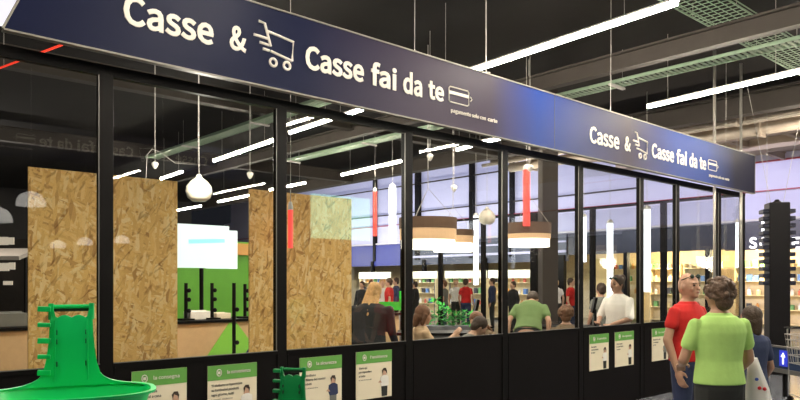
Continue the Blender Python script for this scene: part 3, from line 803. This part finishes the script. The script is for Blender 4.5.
poster(356.5, 392, 352.5, .435, "l'assistenza", ['Siamo qui', 'per rispondere', 'a tutte', 'le tue domande'], ('skin', 'whitecl', 'char', 'long'), 'green-headed poster with a long-haired figure, left of the third black post')
poster(590, 609, 335, .455, 'il servizio', ['Puoi pagare', 'come preferisci', 'in cassa'], ('skin', 'whitecl', 'char', 'long'), 'left of the two close posters under the person in white')
poster(615.5, 634, 332.5, .455, 'la spesa', ['Fai la spesa', 'in modo facile', 'e veloce'], ('skin', 'whitecl', 'char', 'hair'), 'right of the two close posters under the person in white')
poster(652.5, 668.5, 329, .455, 'la carta', ['Richiedi la carta', 'e i vantaggi', 'per te'], ('skin', 'greycl', 'char', 'long'), 'last green-headed poster, beside the man in red')

# ================================================================= GREEN BASKETS
def basket_mesh(hw=.275, hd=.185, H=.22, th=.005):
    b = MB(); n = 48
    def ring(a, c, z):
        out = []
        for k in range(n):
            t = 2 * PI * k / n; ct, st = math.cos(t), math.sin(t); e_ = .72
            out.append(b.bm.verts.new((a * math.copysign(abs(ct) ** e_, ct), c * math.copysign(abs(st) ** e_, st), z)))
        return out
    secs = [(hw * .72, hd * .70, 0), (hw * .76, hd * .74, .012), (hw * .97, hd * .97, H - .012), (hw + .012, hd + .012, H - .008), (hw + .014, hd + .014, H), (hw - .004, hd - .004, H),
            (hw * .97 - th, hd * .97 - th, H - .02), (hw * .76 - th, hd * .74 - th, .02), (hw * .7, hd * .68, .012)]
    rings = [ring(*s) for s in secs]
    for i in range(len(rings) - 1):
        for k in range(n): b.bm.faces.new((rings[i][k], rings[i][(k + 1) % n], rings[i + 1][(k + 1) % n], rings[i + 1][k]))
    b.bm.faces.new(rings[0][::-1]); b.bm.faces.new(rings[-1]); return b
def yrim(x, hw=.275, hd=.185):
    u = min(1, abs(x) / hw); return hd * (max(0, 1 - u ** (2 / .72))) ** .36
def tall_basket(loc, rz, m, label):
    t = empty('shopping_basket', loc, label, 'basket', rz=rz)
    basket_mesh().build('bowl', m, t, smooth=True).modifiers.new('es', 'EDGE_SPLIT')
    prof = [(0, .262), (.018, .215), (.04, .165), (.07, .135), (.11, .115), (.16, .102), (.23, .096), (.32, .089), (.50, .082), (.7, .077), (.9, .075), (1.0, .073)]
    b = MB(); nc = 24; PH = .28; front = []; back = []
    for tt, hw_ in prof:
        rf, rb = [], []
        for k in range(nc + 1):
            u = -1 + 2 * k / nc; x = u * hw_; y = yrim(x) - .004 + .03 * tt
            z = .215 + PH * tt
            if tt == 1.0: z += .010 * abs(math.sin(u * 1.5 * PI)) - .02 * (abs(u) < .8)
            rf.append(b.bm.verts.new((x, y - .009, z))); rb.append(b.bm.verts.new((x, y + .009, z)))
        front.append(rf); back.append(rb)
    for i in range(len(prof) - 1):
        for k in range(nc):
            b.bm.faces.new((front[i][k], front[i][k + 1], front[i + 1][k + 1], front[i + 1][k]))
            b.bm.faces.new((back[i][k + 1], back[i][k], back[i + 1][k], back[i + 1][k + 1]))
        b.bm.faces.new((front[i][0], front[i + 1][0], back[i + 1][0], back[i][0])); b.bm.faces.new((front[i][-1], back[i][-1], back[i + 1][-1], front[i + 1][-1]))
    for k in range(nc):
        b.bm.faces.new((front[-1][k], front[-1][k + 1], back[-1][k + 1], back[-1][k])); b.bm.faces.new((front[0][k + 1], front[0][k], back[0][k], back[0][k + 1]))
    b.build('back_panel', m, t, smooth=True).modifiers.new('es', 'EDGE_SPLIT')
    yb = .185 + .026
    hb = MB(); zt = .215 + PH + .022
    hb.tube([(-.078, yb + .01, zt), (.078, yb + .01, zt)], .008, 10)
    for sx in (-1, 1): hb.box((sx * .070, yb, zt - .012), (.014, .026, .05))
    for sx in (-1, 1):
        hb.tube([(sx * .071, yb - .005, zt - .05), (sx * .071, yb, zt + .012)], .010, 8)
    hb.build('handle_bar', m, t, smooth=False)
    MB().box((0, yb + .012, zt - .012), (.13, .01, .014)).build('handle_grip', 'slot', t)
    f = MB()
    for k in range(5): f.box((-.094, yb - .012 - .004 * k, zt - .008 - .060 * k), (.045, .03, .016 if k % 2 else .02), ry=.05)
    f.build('side_fin', m, t, bevel=.003)
    s_ = MB()
    for sx in (-1, 1):
        for z_ in (.30, .385, .42): s_.box((sx * .050, .175, z_), (.003, .02, .018))
    s_.build('slot', 'slot', t)
    r = MB()
    for sx in (-1, 1): r.tube([(sx * .058, yrim(.058) - .013, .235), (sx * .056, yrim(.05) + .012, .465)], .003, 6)
    r.build('moulded_rib', m, t)
    return t
def stack(px, d, ztop, rz, m, lab, lab2, grp):
    x_, y_ = P(px, d); base = ztop - .527
    tall_basket((x_, y_, base), rz, m, lab)
    n = int(base / .11)
    pitch = base / n
    me = None
    for k in range(n):
        z = base - pitch * (k + 1)
        if me is None:
            o = basket_mesh().build('shopping_basket', m, smooth=True); me = o
        else:
            o = me.copy(); C.objects.link(o)
        o.location = (x_, y_, max(z, 0.001)); o.rotation_euler = (0, 0, rz); tag(o, lab2, 'basket', grp)
stack(71, 2.52, 1.515, R(-17), 'plastic', 'large bright green plastic basket with tall slotted back, lower left', 'green basket nested below the large bright green basket', 'nested baskets under the large one')
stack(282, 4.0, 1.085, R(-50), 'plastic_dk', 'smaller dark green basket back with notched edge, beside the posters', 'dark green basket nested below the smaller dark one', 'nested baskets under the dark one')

# ================================================================= PEOPLE
def remesh(mb, name, m, vox, parent, smooth=2):
    me = mb.mesh(name); o = bpy.data.objects.new(name, me); C.objects.link(o)
    r = o.modifiers.new('r', 'REMESH'); r.mode = 'VOXEL'; r.voxel_size = vox
    if smooth:
        s = o.modifiers.new('s', 'SMOOTH'); s.iterations = smooth; s.factor = .5
    dg = bpy.context.evaluated_depsgraph_get(); dg.update()
    nm = bpy.data.meshes.new_from_object(o.evaluated_get(dg))
    bpy.data.objects.remove(o)
    for p in nm.polygons: p.use_smooth = True
    nm.materials.clear(); nm.materials.append(M[m]); nm.name = name
    ob = bpy.data.objects.new(name, nm); C.objects.link(ob); ob.parent = parent
    return ob
def person(loc, facing, label, H=1.7, top='redshirt', legs='char', hair='hair', style='short', skin='skin', arms=None, seated=False, lean=0, turn=0, nod=0, sleeve=.45,
           wide=1.0, vox=.012, face=False, detail=False, hem=.90, jacket=False):
    """local frame: faces +Y, right side +X"""
    t = empty('person', loc, label, 'person', rz=math.atan2(-facing[0], facing[1]))
    k = H / 1.72; dz = -.36 if seated else 0
    piv = Vector((0, 0, .95 + dz)); Bm = Matrix.Translation(piv) @ Matrix.Rotation(-lean, 4, 'X') @ Matrix.Translation(-piv)
    hp = Vector((0, .0, 1.46 + dz)); Hm = Bm @ Matrix.Translation(hp) @ Matrix.Rotation(turn, 4, 'Z') @ Matrix.Rotation(-nod, 4, 'X') @ Matrix.Translation(-hp)
    def xf(mb, vstart, mtx):
        mb.bm.verts.ensure_lookup_table()
        for v in list(mb.bm.verts)[vstart:]: v.co = mtx @ v.co
    T = [(.84, .125 * wide, .10, 0), (.92, .165 * wide, .118, -.005), (1.0, .155 * wide, .112, 0), (1.10, .142 * wide, .102, 0), (1.22, .155 * wide, .112, .0), (1.31, .170 * wide, .115, -.005), (1.375, .155 * wide, .100, -.01), (1.435, .098 * wide, .072, -.01), (1.475, .065, .058, -.005)]
    def torso(mb, inf=0, z0=0, z1=9):
        s = len(mb.bm.verts)
        mb.loft([(0, cy, z + dz, rx + inf, ry + inf) for z, rx, ry, cy in T if z0 <= z <= z1], 24); xf(mb, s, Bm)
    A = arms or {}
    arm = {}
    for sd in (-1, 1):
        sh = Vector((sd * .178 * wide, -.005, 1.368 + dz))
        el, wr = A.get(sd, (Vector((sd * (.235 + .03 * (wide - 1))), ) if False else Vector((sd * .25 * wide, -.03, 1.10)), Vector((sd * .26 * wide, .06, .86))))
        el = Vector(el) + Vector((0, 0, dz)); wr = Vector(wr) + Vector((0, 0, dz))
        arm[sd] = (Bm @ sh, Bm @ el, Bm @ wr)
    if seated:
        L = {sd: [Vector((sd * .09, 0, .57)), Vector((sd * .11, .42, .53)), Vector((sd * .11, .40, .09)), Vector((sd * .11, .54, .045))] for sd in (-1, 1)}
    else:
        L = {sd: [Vector((sd * .088, 0, .88)), Vector((sd * .10, .012, .48)), Vector((sd * .105, -.02, .09)), Vector((sd * .125, .13, .045))] for sd in (-1, 1)}
    b = MB(); torso(b)
    for sd in (-1, 1):
        sh, el, wr = arm[sd]
        b.cap(sh, el, .040, .040); b.cap(el, wr, .041, .027); 
        hnd = (wr - el).normalized(); side = Vector((0, 1, 0)) if abs(hnd.y) < .8 else Vector((sd * -1, 0, 0))
        side = (side - side.dot(hnd) * hnd).normalized(); nrm = hnd.cross(side)
        pc = wr + hnd * .055
        mt = Matrix((( *side, 0), (*nrm, 0), (*hnd, 0), (0, 0, 0, 1))).transposed(); mt.translation = pc
        b.ball((0, 0, 0), (.040, .017, .055), 12, mt)
        inward = nrm if nrm.x * sd < 0 else -nrm
        for q, (off, ln) in enumerate(((-.030, .062), (-.010, .075), (.011, .08), (.031, .072))):
            f0 = pc + hnd * .04 + side * off; f1 = f0 + hnd * ln * .5 + inward * .008; f2 = f1 + hnd * ln * .42 + inward * .028
            b.cap(f0, f1, .0095, .009, 8); b.cap(f1, f2, .009, .0075, 8)
        t0 = wr + hnd * .02 + side * .026; t1 = t0 + side * .03 + hnd * .03 + inward * .01; t2 = t1 + hnd * .035 + inward * .012
        b.cap(t0, t1, .013, .011, 8); b.cap(t1, t2, .011, .009, 8)
        h_, kn, an, to = L[sd]
        b.cap(h_, kn, .085, .055); b.cap(kn, an, .055, .036); b.cap(an, to, .038, .03)
    s = len(b.bm.verts)
    b.cap((0, -.01, 1.42 + dz), (0, .012, 1.53 + dz), .058, .055)
    b.loft([(0, .005 + .02 * math.cos(a_) * 0, 1.605 + dz + .115 * math.sin(a_), .079 * math.cos(a_), .098 * math.cos(a_)) for a_ in [R(q) for q in range(-80, 81, 16)]], 24)
    b.ball((0, .045, 1.545 + dz), (.055, .055, .05)); b.ball((0, .085, 1.515 + dz), (.026, .022, .022))
    b.cap((0, .100, 1.61 + dz), (0, .118, 1.573 + dz), .008, .014, 8); b.ball((0, .088, 1.625 + dz), (.055, .018, .012)); b.ball((0, .088, 1.543 + dz), (.024, .02, .014))
    for sd in (-1, 1): b.ball((sd * .080, .0, 1.59 + dz), (.012, .02, .032)); b.ball((sd * .045, .07, 1.575 + dz), (.024, .022, .022))
    xf(b, s, Hm)
    body = remesh(b, 'body', skin, vox, t)
    c = MB(); torso(c, .022, hem - .001, 1.45)
    s = len(c.bm.verts); c.loft([(0, -.005, 1.38 + dz, .15 * wide, .09), (0, -.005, 1.43 + dz, .108 * wide, .080), (0, -.003, 1.462 + dz, .085, .072)], 20); xf(c, s, Bm)
    for sd in (-1, 1):
        sh, el, wr = arm[sd]
        if sleeve <= 1: e2 = sh.lerp(el, max(sleeve, .1)); c.cap(sh, e2, .053, .060)
        if sleeve > 1: c.cap(sh, el, .062, .056); c.cap(el, el.lerp(wr, sleeve - 1), .056, .044)
    nm_ = 'jacket' if jacket else 'shirt'
    remesh(c, nm_, top, vox, t)
    c = MB(); s = 0
    c.loft([(0, 0, z + dz, rx + .013, ry + .013) for z, rx, ry in ((.80, .13 * wide, .10), (.88, .16 * wide, .12), (.95, .168 * wide, .118), (1.0, .158 * wide, .112))], 24)
    for sd in (-1, 1):
        h_, kn, an, to = L[sd]; c.cap(h_, kn, .100 * wide ** .5, .076); c.cap(kn, kn.lerp(an, .9), .076, .062)
    remesh(c, 'trousers', legs, vox, t)
    for sd in (-1, 1):
        h_, kn, an, to = L[sd]; c = MB(); c.cap(an + Vector((0, -.02, -.035)), to + Vector((0, .02, 0)), .047, .042); c.box((an + to) / 2 + Vector((0, 0, -.045)), (.085, .25, .018))
        remesh(c, 'shoe', 'frame', vox, t, 1)
    c = MB(); rnd = random.Random(hash(label) % 97 if False else len(label))
    if style in ('short', 'long', 'curly', 'bun', 'bob'):
        s = len(c.bm.verts)
        if style == 'curly':
            for q in range(170):
                th = rnd.uniform(0, 2 * PI); ph = math.acos(rnd.uniform(-.45, 1)); dd = Vector((math.sin(ph) * math.cos(th), math.sin(ph) * math.sin(th), math.cos(ph)))
                if dd.y > .45 and dd.z < .55: continue
                c.ball(Vector((0, -.005, 1.62 + dz)) + Vector((dd.x * .098, dd.y * .108, dd.z * .105)), rnd.uniform(.013, .026), 8)
            c.ball((0, -.012, 1.622 + dz), (.086, .094, .098))
            c.ball((0, -.055, 1.55 + dz), (.075, .055, .075))
        else:
            c.ball((0, -.014, 1.632 + dz), (.092, .103, .102), 20)
            c.ball((0, -.045, 1.575 + dz), (.080, .062, .075), 16)
            for sd in (-1, 1): c.ball((sd * .07, -.005, 1.61 + dz), (.022, .05, .05), 10)
            if style == 'bob':
                for sd in (-1, 1): c.cap((sd * .075, .0, 1.60 + dz), (sd * .078, -.02, 1.49 + dz), .034, .028)
                c.cap((0, -.07, 1.58 + dz), (0, -.075, 1.47 + dz), .055, .045)
            if style == 'long':
                for q in range(18):
                    u = (q - 8.5) / 8.5; x0_ = u * .075
                    c.cap((x0_, -.055 + .03 * abs(u), 1.62 + dz), (x0_ * 1.35 + rnd.uniform(-.02, .02), -.11 + .04 * abs(u), 1.33 + dz + rnd.uniform(-.08, .05)), .026, .013, 8)
            if style == 'bun': c.ball((0, -.11, 1.67 + dz), (.055, .05, .055), 12)
        xf(c, s, Hm); remesh(c, 'hair', hair, vox * .7, t, 0 if style == 'curly' else 2)
    def facepart(name, mb, m): xf(mb, 0, Hm); mb.build(name, m, t, smooth=True)
    if face:
        for sd in (-1, 1):
            facepart('eye', MB().ball((sd * .033, .089, 1.606 + dz), (.014, .010, .008)), 'eyed')
            facepart('eyebrow', MB().cap((sd * .017, .101, 1.628 + dz), (sd * .052, .090, 1.628 + dz), .005, .004, 6), 'hair')
        facepart('mouth', MB().ball((0, .104, 1.545 + dz), (.022, .007, .006)), 'lip')
        if face == 'glasses':
            g = MB()
            for sd in (-1, 1): g.ball((sd * .042, .075, 1.69 + dz), (.03, .012, .02))
            for sd in (-1, 1): g.tube([(sd * .07, .07, 1.685 + dz), (sd * .083, -.01, 1.655 + dz)], .004, 6)
            g.tube([(-.015, .085, 1.69 + dz), (.015, .085, 1.69 + dz)], .004, 6)
            facepart('sunglasses', g, 'slot')
    for o in [o for o in C.objects if o.parent == t]: pass
    t.scale = (k, k, k)
    return t
RV = Vector((CS, -SN)); FV = Vector((SN, CS))      # the picture's right and depth directions on the floor
def face_dir(r, f): v = RV * r + FV * f; return (v.x, v.y)
FINE = .0085
# man in red
person((*P(688, 6.25), 0), face_dir(.55, -.8), 'bald man in a red T-shirt with sunglasses on his head', 1.68, 'redshirt', 'navycl', 'hair', 'bald', 'skin2', vox=FINE, face='glasses', wide=1.12,
       arms={1: ((.28, -.02, 1.12), (.27, .07, .86)), -1: ((-.27, .02, 1.10), (-.12, .26, 1.02))}, turn=-.05)
# person in lime green
person((*P(719, 5.05), 0), face_dir(-.12, 1), 'person with curly dark hair in a lime green T-shirt, seen from behind', 1.625, 'limeshirt', 'char', 'hairc', 'curly', 'skin2', vox=FINE, wide=1.09, hem=.92,
       arms={1: ((.262, .03, 1.10), (.26, .20, .96)), -1: ((-.262, .04, 1.10), (-.16, .26, 1.04))}, turn=.15, sleeve=.55)
# child / third person
person((*P(751, 5.75), 0), face_dir(-.35, .9), 'shorter dark-haired person in navy, half hidden behind the lime green T-shirt', 1.40, 'navycl', 'char', 'hair', 'bob', 'skin2', vox=.011, face=True,
       arms={-1: ((-.24, .0, 1.12), (-.22, .16, .98)), 1: ((.24, -.02, 1.10), (.24, .10, .90))}, sleeve=.6)
# shopping bag
bx_, by_ = P(761, 5.2)
t = empty('shopping_bag', (bx_, by_, .46), 'white plastic shopping bag printed with red and blue dots, beside the lime green T-shirt', 'bag', rz=-YAW - .3)
b = MB(); n = 24; rings = []
for i, (z, w_, d_) in enumerate(((.0, .13, .05), (.02, .15, .07), (.18, .15, .08), (.34, .115, .06), (.46, .07, .04), (.55, .045, .02))):
    rings.append([b.bm.verts.new(((w_ / 2 * 1.15 + .005 * math.sin(7 * a_ + i)) * math.copysign(abs(math.cos(a_)) ** .6, math.cos(a_)) - .05 * (z / .55) ** 1.6, (d_ / 2 + .004 * math.sin(5 * a_ + 2 * i)) * math.sin(a_), z)) for a_ in [2 * PI * q / n for q in range(n)]])
for i in range(len(rings) - 1):
    for q in range(n): b.bm.faces.new((rings[i][q], rings[i][(q + 1) % n], rings[i + 1][(q + 1) % n], rings[i + 1][q]))
b.bm.faces.new(rings[0][::-1]); b.bm.faces.new(rings[-1]); b.build('bag_body', 'bag', t, smooth=True)
b = MB(); b.tube([(-.05, 0, .54), (-.075, .0, .62), (-.05, 0, .60), (-.04, 0, .54)], .006, 6); b.build('bag_handle', 'bag', t); t.scale = (1.15, 1.1, 1.05)
b = MB()
for x_, z_ in ((.0, .34), (.03, .335)): b.ball((x_ - .015, -.036, z_), (.012, .006, .013), 10)
b.build('red_dot', 'rdot', t)
MB().ball((-.03, -.030, .40), (.012, .006, .012), 10).build('blue_dot', 'bdot', t)
text('2024', -.05, .06, .17, .04, 'greycl', t, -.043, .01, .003) if False else None

# people behind the glass
person((*P(368, 8.05), 0), face_dir(.35, .9), 'person with long blond hair in a black jacket beside the right chipboard', 1.62, 'blackcl', 'char', 'hairb', 'long', 'skin', lean=.28, nod=.15, sleeve=1.9, wide=1.32, jacket=True, arms={1: ((.27, .06, 1.12), (.26, .26, 1.0)), -1: ((-.27, .06, 1.12), (-.22, .26, 1.0))})
def stool(px, d, label):
    x_, y_ = P(px, d)
    s = empty('stool', (x_, y_, 0), label, 'stool')
    MB().lathe((0, 0, 0), [(0, .44), (.17, .44), (.18, .42), (.17, .40), (0, .40)], 20).build('seat', 'frame', s)
    MB().tube([(0, 0, .03), (0, 0, .40)], .025, 10).build('post', 'steel', s)
    MB().lathe((0, 0, 0), [(0, .0), (.2, .0), (.2, .02), (.03, .05), (0, .05)], 20).build('base', 'steel', s)
person((*P(421, 8.6), 0), face_dir(.8, .3), 'auburn-haired person in a peach top raising a hand, right of the third post', 1.66, 'peach', 'char', 'hairr', 'bob', 'skin', seated=True, nod=.2, face=True,
       arms={1: ((.24, .12, 1.16), (.20, .36, 1.34)), -1: ((-.22, .10, 1.14), (-.18, .34, 1.22))})
stool(421, 8.6, 'black stool under the auburn-haired person')
person((*P(486, 8.9), 0), face_dir(-.6, -.6), 'seated person bowing the head with a brown scarf, left of the fourth black post', 1.60, 'scarf', 'char', 'hairr', 'long', 'skin', seated=True, lean=.22, nod=.45, face=True, sleeve=1.8,
       arms={1: ((.24, .12, 1.12), (.15, .34, 1.02)), -1: ((-.24, .12, 1.12), (-.15, .34, 1.02))})
stool(486, 8.9, 'black stool under the person with a brown scarf')
person((*P(460, 8.1), 0), face_dir(.9, .25), 'person in grey leaning forward beside the scarf wearer', 1.58, 'greycl', 'char', 'hair', 'short', 'skin', seated=True, lean=.35, nod=.3, sleeve=1.8)
stool(460, 8.1, 'black stool under the person in grey')
person((*P(528, 9.7), 0), face_dir(.3, .9), 'person in a green shirt bending forward, right of the fourth black post', 1.68, 'grnshirt', 'char', 'hair', 'short', 'skin2', lean=.72, nod=.5, wide=1.12, sleeve=.6)
person((*P(566, 9.4), 0), face_dir(.2, .9), 'seated person with brown hair left of the fifth black post', 1.62, 'scarf', 'char', 'hairr', 'curly', 'skin2', seated=True, nod=.1)
stool(566, 9.4, 'black stool under the brown-haired person')
person((*P(618, 9.75), 0), face_dir(-.78, -.45), 'person in a white shirt with sunglasses on dark hair, behind the glass', 1.69, 'whitecl', 'char', 'hair', 'bun', 'skin2', face='glasses', nod=.12, wide=1.2, vox=.01, sleeve=.9,
       arms={1: ((.28, .06, 1.12), (.10, .28, 1.06)), -1: ((-.27, .06, 1.12), (-.16, .30, 1.04))})
person((*P(601, 12.3), 0), face_dir(-.3, .9), 'dark-haired person in grey behind the person in white', 1.58, 'greycl', 'char', 'hair', 'short', 'skin2', vox=.016)
person((*P(244, 8.0 / .895 * .82), 0), face_dir(.6, .5), 'crouched person in navy beside the right chipboard and wooden counter', 1.5, 'navycl', 'char', 'hair', 'short', 'skin', seated=True, lean=.5, sleeve=1.7, vox=.014)
stool(244, 8.0 / .895 * .82, 'black stool under the crouched person in navy')
# distant shoppers
cols = ['blackcl', 'greycl', 'whitecl', 'redshirt', 'navycl', 'blackcl', 'greycl', 'peach', 'char', 'whitecl', 'navycl', 'scarf']
spots = [(362, 22), (371, 24), (382, 21), (389, 20), (396, 23), (415, 24), (444, 22), (456, 25), (466, 23), (492, 24), (513, 22), (535, 21), (556, 23), (571, 20)]
protos = []
for i in range(5):
    p = person((*P(spots[i][0], spots[i][1]), 0), face_dir(random.uniform(-1, 1), random.uniform(-1, 1)), '', 1.62 + .03 * i, cols[i], ['char', 'navycl', 'char', 'navycl', 'char'][i], ['hair', 'hairr', 'hairb', 'hair', 'hair'][i], 'short', 'skin', vox=.022, sleeve=[1.8, .5, .5, .5, 1.8][i])
    protos.append(p)
lbl = ['black', 'grey', 'white', 'red', 'navy']
posn = ['nearest the right chipboard', 'second from the right chipboard', 'between chipboard and green board', 'above the green board', 'just left of the third black post',
        'just right of the third black post', 'behind the hedge', 'right of the hedge', 'left of the bowed head', 'behind the fourth black post', 'behind the bending green shirt', 'near the brown column', 'left of the fifth black post', 'beside the fifth black post']
for i, (px, d) in enumerate(spots):
    k = i % 5
    if i < 5: p = protos[i]
    else: p = dup(protos[k], (*P(px, d), 0), random.uniform(0, 6))
    p['label'] = 'distant shopper in %s, %s' % (lbl[k], posn[i]); p['group'] = 'distant shoppers'

# ================================================================= FAR SHOPS
pal = [mat('pack_%d' % i, c, .5, var=.1) for i, c in enumerate(((.55, .12, .08), (.10, .2, .45), (.7, .6, .35), (.15, .35, .12), (.75, .72, .68), (.05, .05, .06), (.6, .3, .08)))]
pm = []
for i in range(7):
    b = MB()
    if i % 2: b.box((0, 0, .11), (.16, .13, .22))
    else: b.lathe((0, 0, 0), [(0, 0), (.06, 0), (.065, .03), (.065, .15), (.03, .19), (.03, .23), (0, .23)], 10)
    me = b.mesh('pack'); me.materials.append(pal[i]); pm.append(me)
def shelf_unit(x_, y_, n_sh, w_, h_, label, grp, rz=0, step=.34, m='cream'):
    t = empty('shelf_unit', (x_, y_, 0), label, 'shelf', rz=rz)
    MB().box((0, .12, h_ / 2), (w_, .04, h_)).build('back_panel', m, t)
    b = MB()
    for k in range(n_sh): b.box((0, -.05, .12 + k * (h_ - .3) / (n_sh - 1)), (w_, .34, .025))
    b.build('shelf_board', m, t)
    b = MB()
    for sx in (-1, 1): b.box((sx * w_ / 2, -.05, h_ / 2), (.03, .36, h_))
    b.build('side_panel', m, t)
    for k in range(n_sh):
        zz = .12 + k * (h_ - .3) / (n_sh - 1) + .013
        if zz < .55 and d_hidden: continue
        q = -w_ / 2 + .18
        while q < w_ / 2 - .1:
            o = bpy.data.objects.new('product_box', random.choice(pm)); C.objects.link(o)
            lx, ly = q, -.07
            o.location = (x_ + lx * math.cos(rz) - ly * math.sin(rz), y_ + lx * math.sin(rz) + ly * math.cos(rz), zz); o.rotation_euler = (0, 0, rz)
            s_ = random.uniform(.8, 1.15); o.scale = (s_, s_, s_)
            tag(o, 'small product standing on the %s' % label, 'product', grp)
            q += step * random.uniform(.85, 1.3)
d_hidden = True
for k, (y_, lb) in enumerate(((8.6, 'lit shop shelf right of the black totem'), (10.3, 'lit shop shelf left of the black totem'), (12.2, 'lit shop shelf behind the man in red'), (13.6, 'lit shop shelf above the last poster'), (15.4, 'lit shop shelf behind the person in white'))):
    shelf_unit(26.2, y_, 5, 1.25, 2.3, lb, 'products on the ' + lb, R(-90), .27)
for k, (y_, lb) in enumerate(((18.6, 'market shelf beside the fifth black post'), (21.2, 'market shelf left of the brown column'), (24.2, 'market shelf behind the hedge'), (27.5, 'market shelf behind the third black post'), (31.0, 'market shelf behind the blond person'))):
    shelf_unit(22.9, y_, 4, 2.3, 1.75, lb, 'products on the ' + lb, R(-90), .30, 'cream')
    x_ = 22.7
    o = MB().box((0, 0, 0), (.06, 2.5, .34)).build('shelf_header', 'hdr', loc=(22.72, y_, 1.93)); tag(o, 'pale lit header strip above the ' + lb, 'sign')
    MB().box((.06, -1, -.97 + .0), (.04, .04, 1.92)).box((.06, 1, -.97), (.04, .04, 1.92)).build('header_post', 'counter', o)
# shop sign letters S ... E
ss = empty('shop_sign', (23.84, 0, 3.1), 'dark shop fascia sign with white letters S and E beside the black totem', 'sign')
def far_letter(s, pxa, pxb):
    ya, _ = atX(pxa, 23.84); yb, _ = atX(pxb, 23.84)
    o = text(s, 0, abs(ya - yb), 0, .34, 'lettergl', ss, 0, .03, .03); o.rotation_euler = (0, 0, R(-90)); o.location = (0, ya, Zy(243, atX((pxa + pxb) / 2, 23.84)[1]) - 3.1)
far_letter('S', 749, 757); far_letter('O', 759.5, 768); far_letter('E', 792, 800)
MB().box((.06, atX(775, 23.84)[0], -.05), (.04, 3.2, .8)).build('fascia_panel', 'navy', ss)

# ================================================================= RIGHT FOREGROUND
x_, y_ = P(777, 12.2)
t = empty('display_totem', (x_, y_, 0), 'tall black display totem with stacked side shelves in front of the lit shop', 'totem', rz=-YAW - .2)
zt = Zy(203, 12.2); w_ = 19 / F * 12.2
MB().box((0, 0, zt / 2), (w_, w_, zt)).build('column_body', mat('totem_black', (.006, .005, .006), .5, spec=.12, var=.2), t, bevel=.02)
b = MB(); zs = Zy(283, 12.2)
for k in range(11):
    z = zs + k * (zt - .15 - zs) / 10
    for sx in (-1, 1): b.box((sx * (w_ / 2 + .045), 0, z), (.10, w_ * .8, .07), ry=0)
b.build('side_shelf', mat('totem_shelf', (.015, .016, .03), .5, spec=.2), t, bevel=.01)
MB().lathe((0, 0, zt), [(.1, 0), (.05, .03), (.03, .06), (0, .06)], 12).build('top_cone', 'frame', t)
b = MB()
for sx in (-1, 1): b.tube([(sx * .1, 0, zt), (sx * .5, 0, 5.15)], .004, 5)
b.build('stay_wire', 'wire', t)

# barrier with arrow sign
(xa, ya), (xb, yb) = P(757, 10.3), P(812, 9.2)
L = math.hypot(xb - xa, yb - ya); ang = math.atan2(yb - ya, xb - xa)
t = empty('barrier', (xa, ya, 0), 'low dark glossy barrier with pale rails at the right edge', 'barrier', rz=ang)
ztp = Zy(343.5, 10.3); zbt = Zy(366, 10.3)
MB().box((L / 2, 0, (ztp + zbt) / 2), (L, .03, ztp - zbt)).build('barrier_panel', 'smoke', t)
MB().box((L / 2, -.01, ztp), (L, .05, .025)).build('top_rail', 'bead', t); MB().box((L / 2, -.01, zbt), (L, .06, .06)).build('bottom_rail', 'bead', t)
for k in (.04, .5, .96): MB().box((L * k, .03, ztp / 2), (.05, .04, ztp)).build('leg', 'frame', t)
ap = 786.5; q = (ap - 757) / 55
ar = empty('arrow_sign', (xa + (xb - xa) * (q) , ya + (yb - ya) * q, (ztp + zbt) / 2 + .01), 'square blue sign with a white upward arrow on the dark barrier', 'sign', rz=ang)
MB().box((0, -.022, 0), (.16, .01, .22)).build('sign_plate', 'bluesign', ar)
MB().prism([(-.012, -.08), (.012, -.08), (.012, .02), (.04, .02), (0, .08), (-.04, .02), (-.012, .02)], -.034, -.027).build('arrow', 'lettergl', ar)
# wire trolley at the very right edge
x_, y_ = P(816, 8.9)
t = empty('shopping_trolley', (x_, y_, 0), 'wire shopping trolley just entering at the right edge behind the barrier', 'trolley', rz=-YAW)
b = MB()
for z in (.55, .65, .75, .85, .92):
    s_ = .22 + .1 * (z - .55); b.tube([(-s_, -s_, z), (s_, -s_, z), (s_, s_, z), (-s_, s_, z), (-s_, -s_, z)], .006, 5)
for q in range(9):
    u = -1 + q / 4
    for sy in (-1, 1): b.tube([(u * .22, sy * .22, .55), (u * .257, sy * .257, .92)], .004, 5); b.tube([(sy * .22, u * .22, .55), (sy * .257, u * .257, .92)], .004, 5)
    b.tube([(u * .22, -.22, .55), (u * .22, .22, .55)], .004, 5)
b.build('wire_basket', 'steel', t)
MB().tube([(-.26, .26, 1.0), (.26, .26, 1.0)], .014, 8).build('handle', 'frame', t)
b = MB()
for sx in (-1, 1): b.tube([(sx * .2, -.25, .12), (sx * .2, .25, .14), (sx * .22, .26, 1.0)], .012, 6)
b.build('chassis_bar', 'steel', t)
for sx in (-1, 1):
    for sy in (-1, 1): MB().tube([(sx * .2 - .012, sy * .22, .06), (sx * .2 + .012, sy * .22, .06)], .06, 14).build('wheel', 'frame', t)
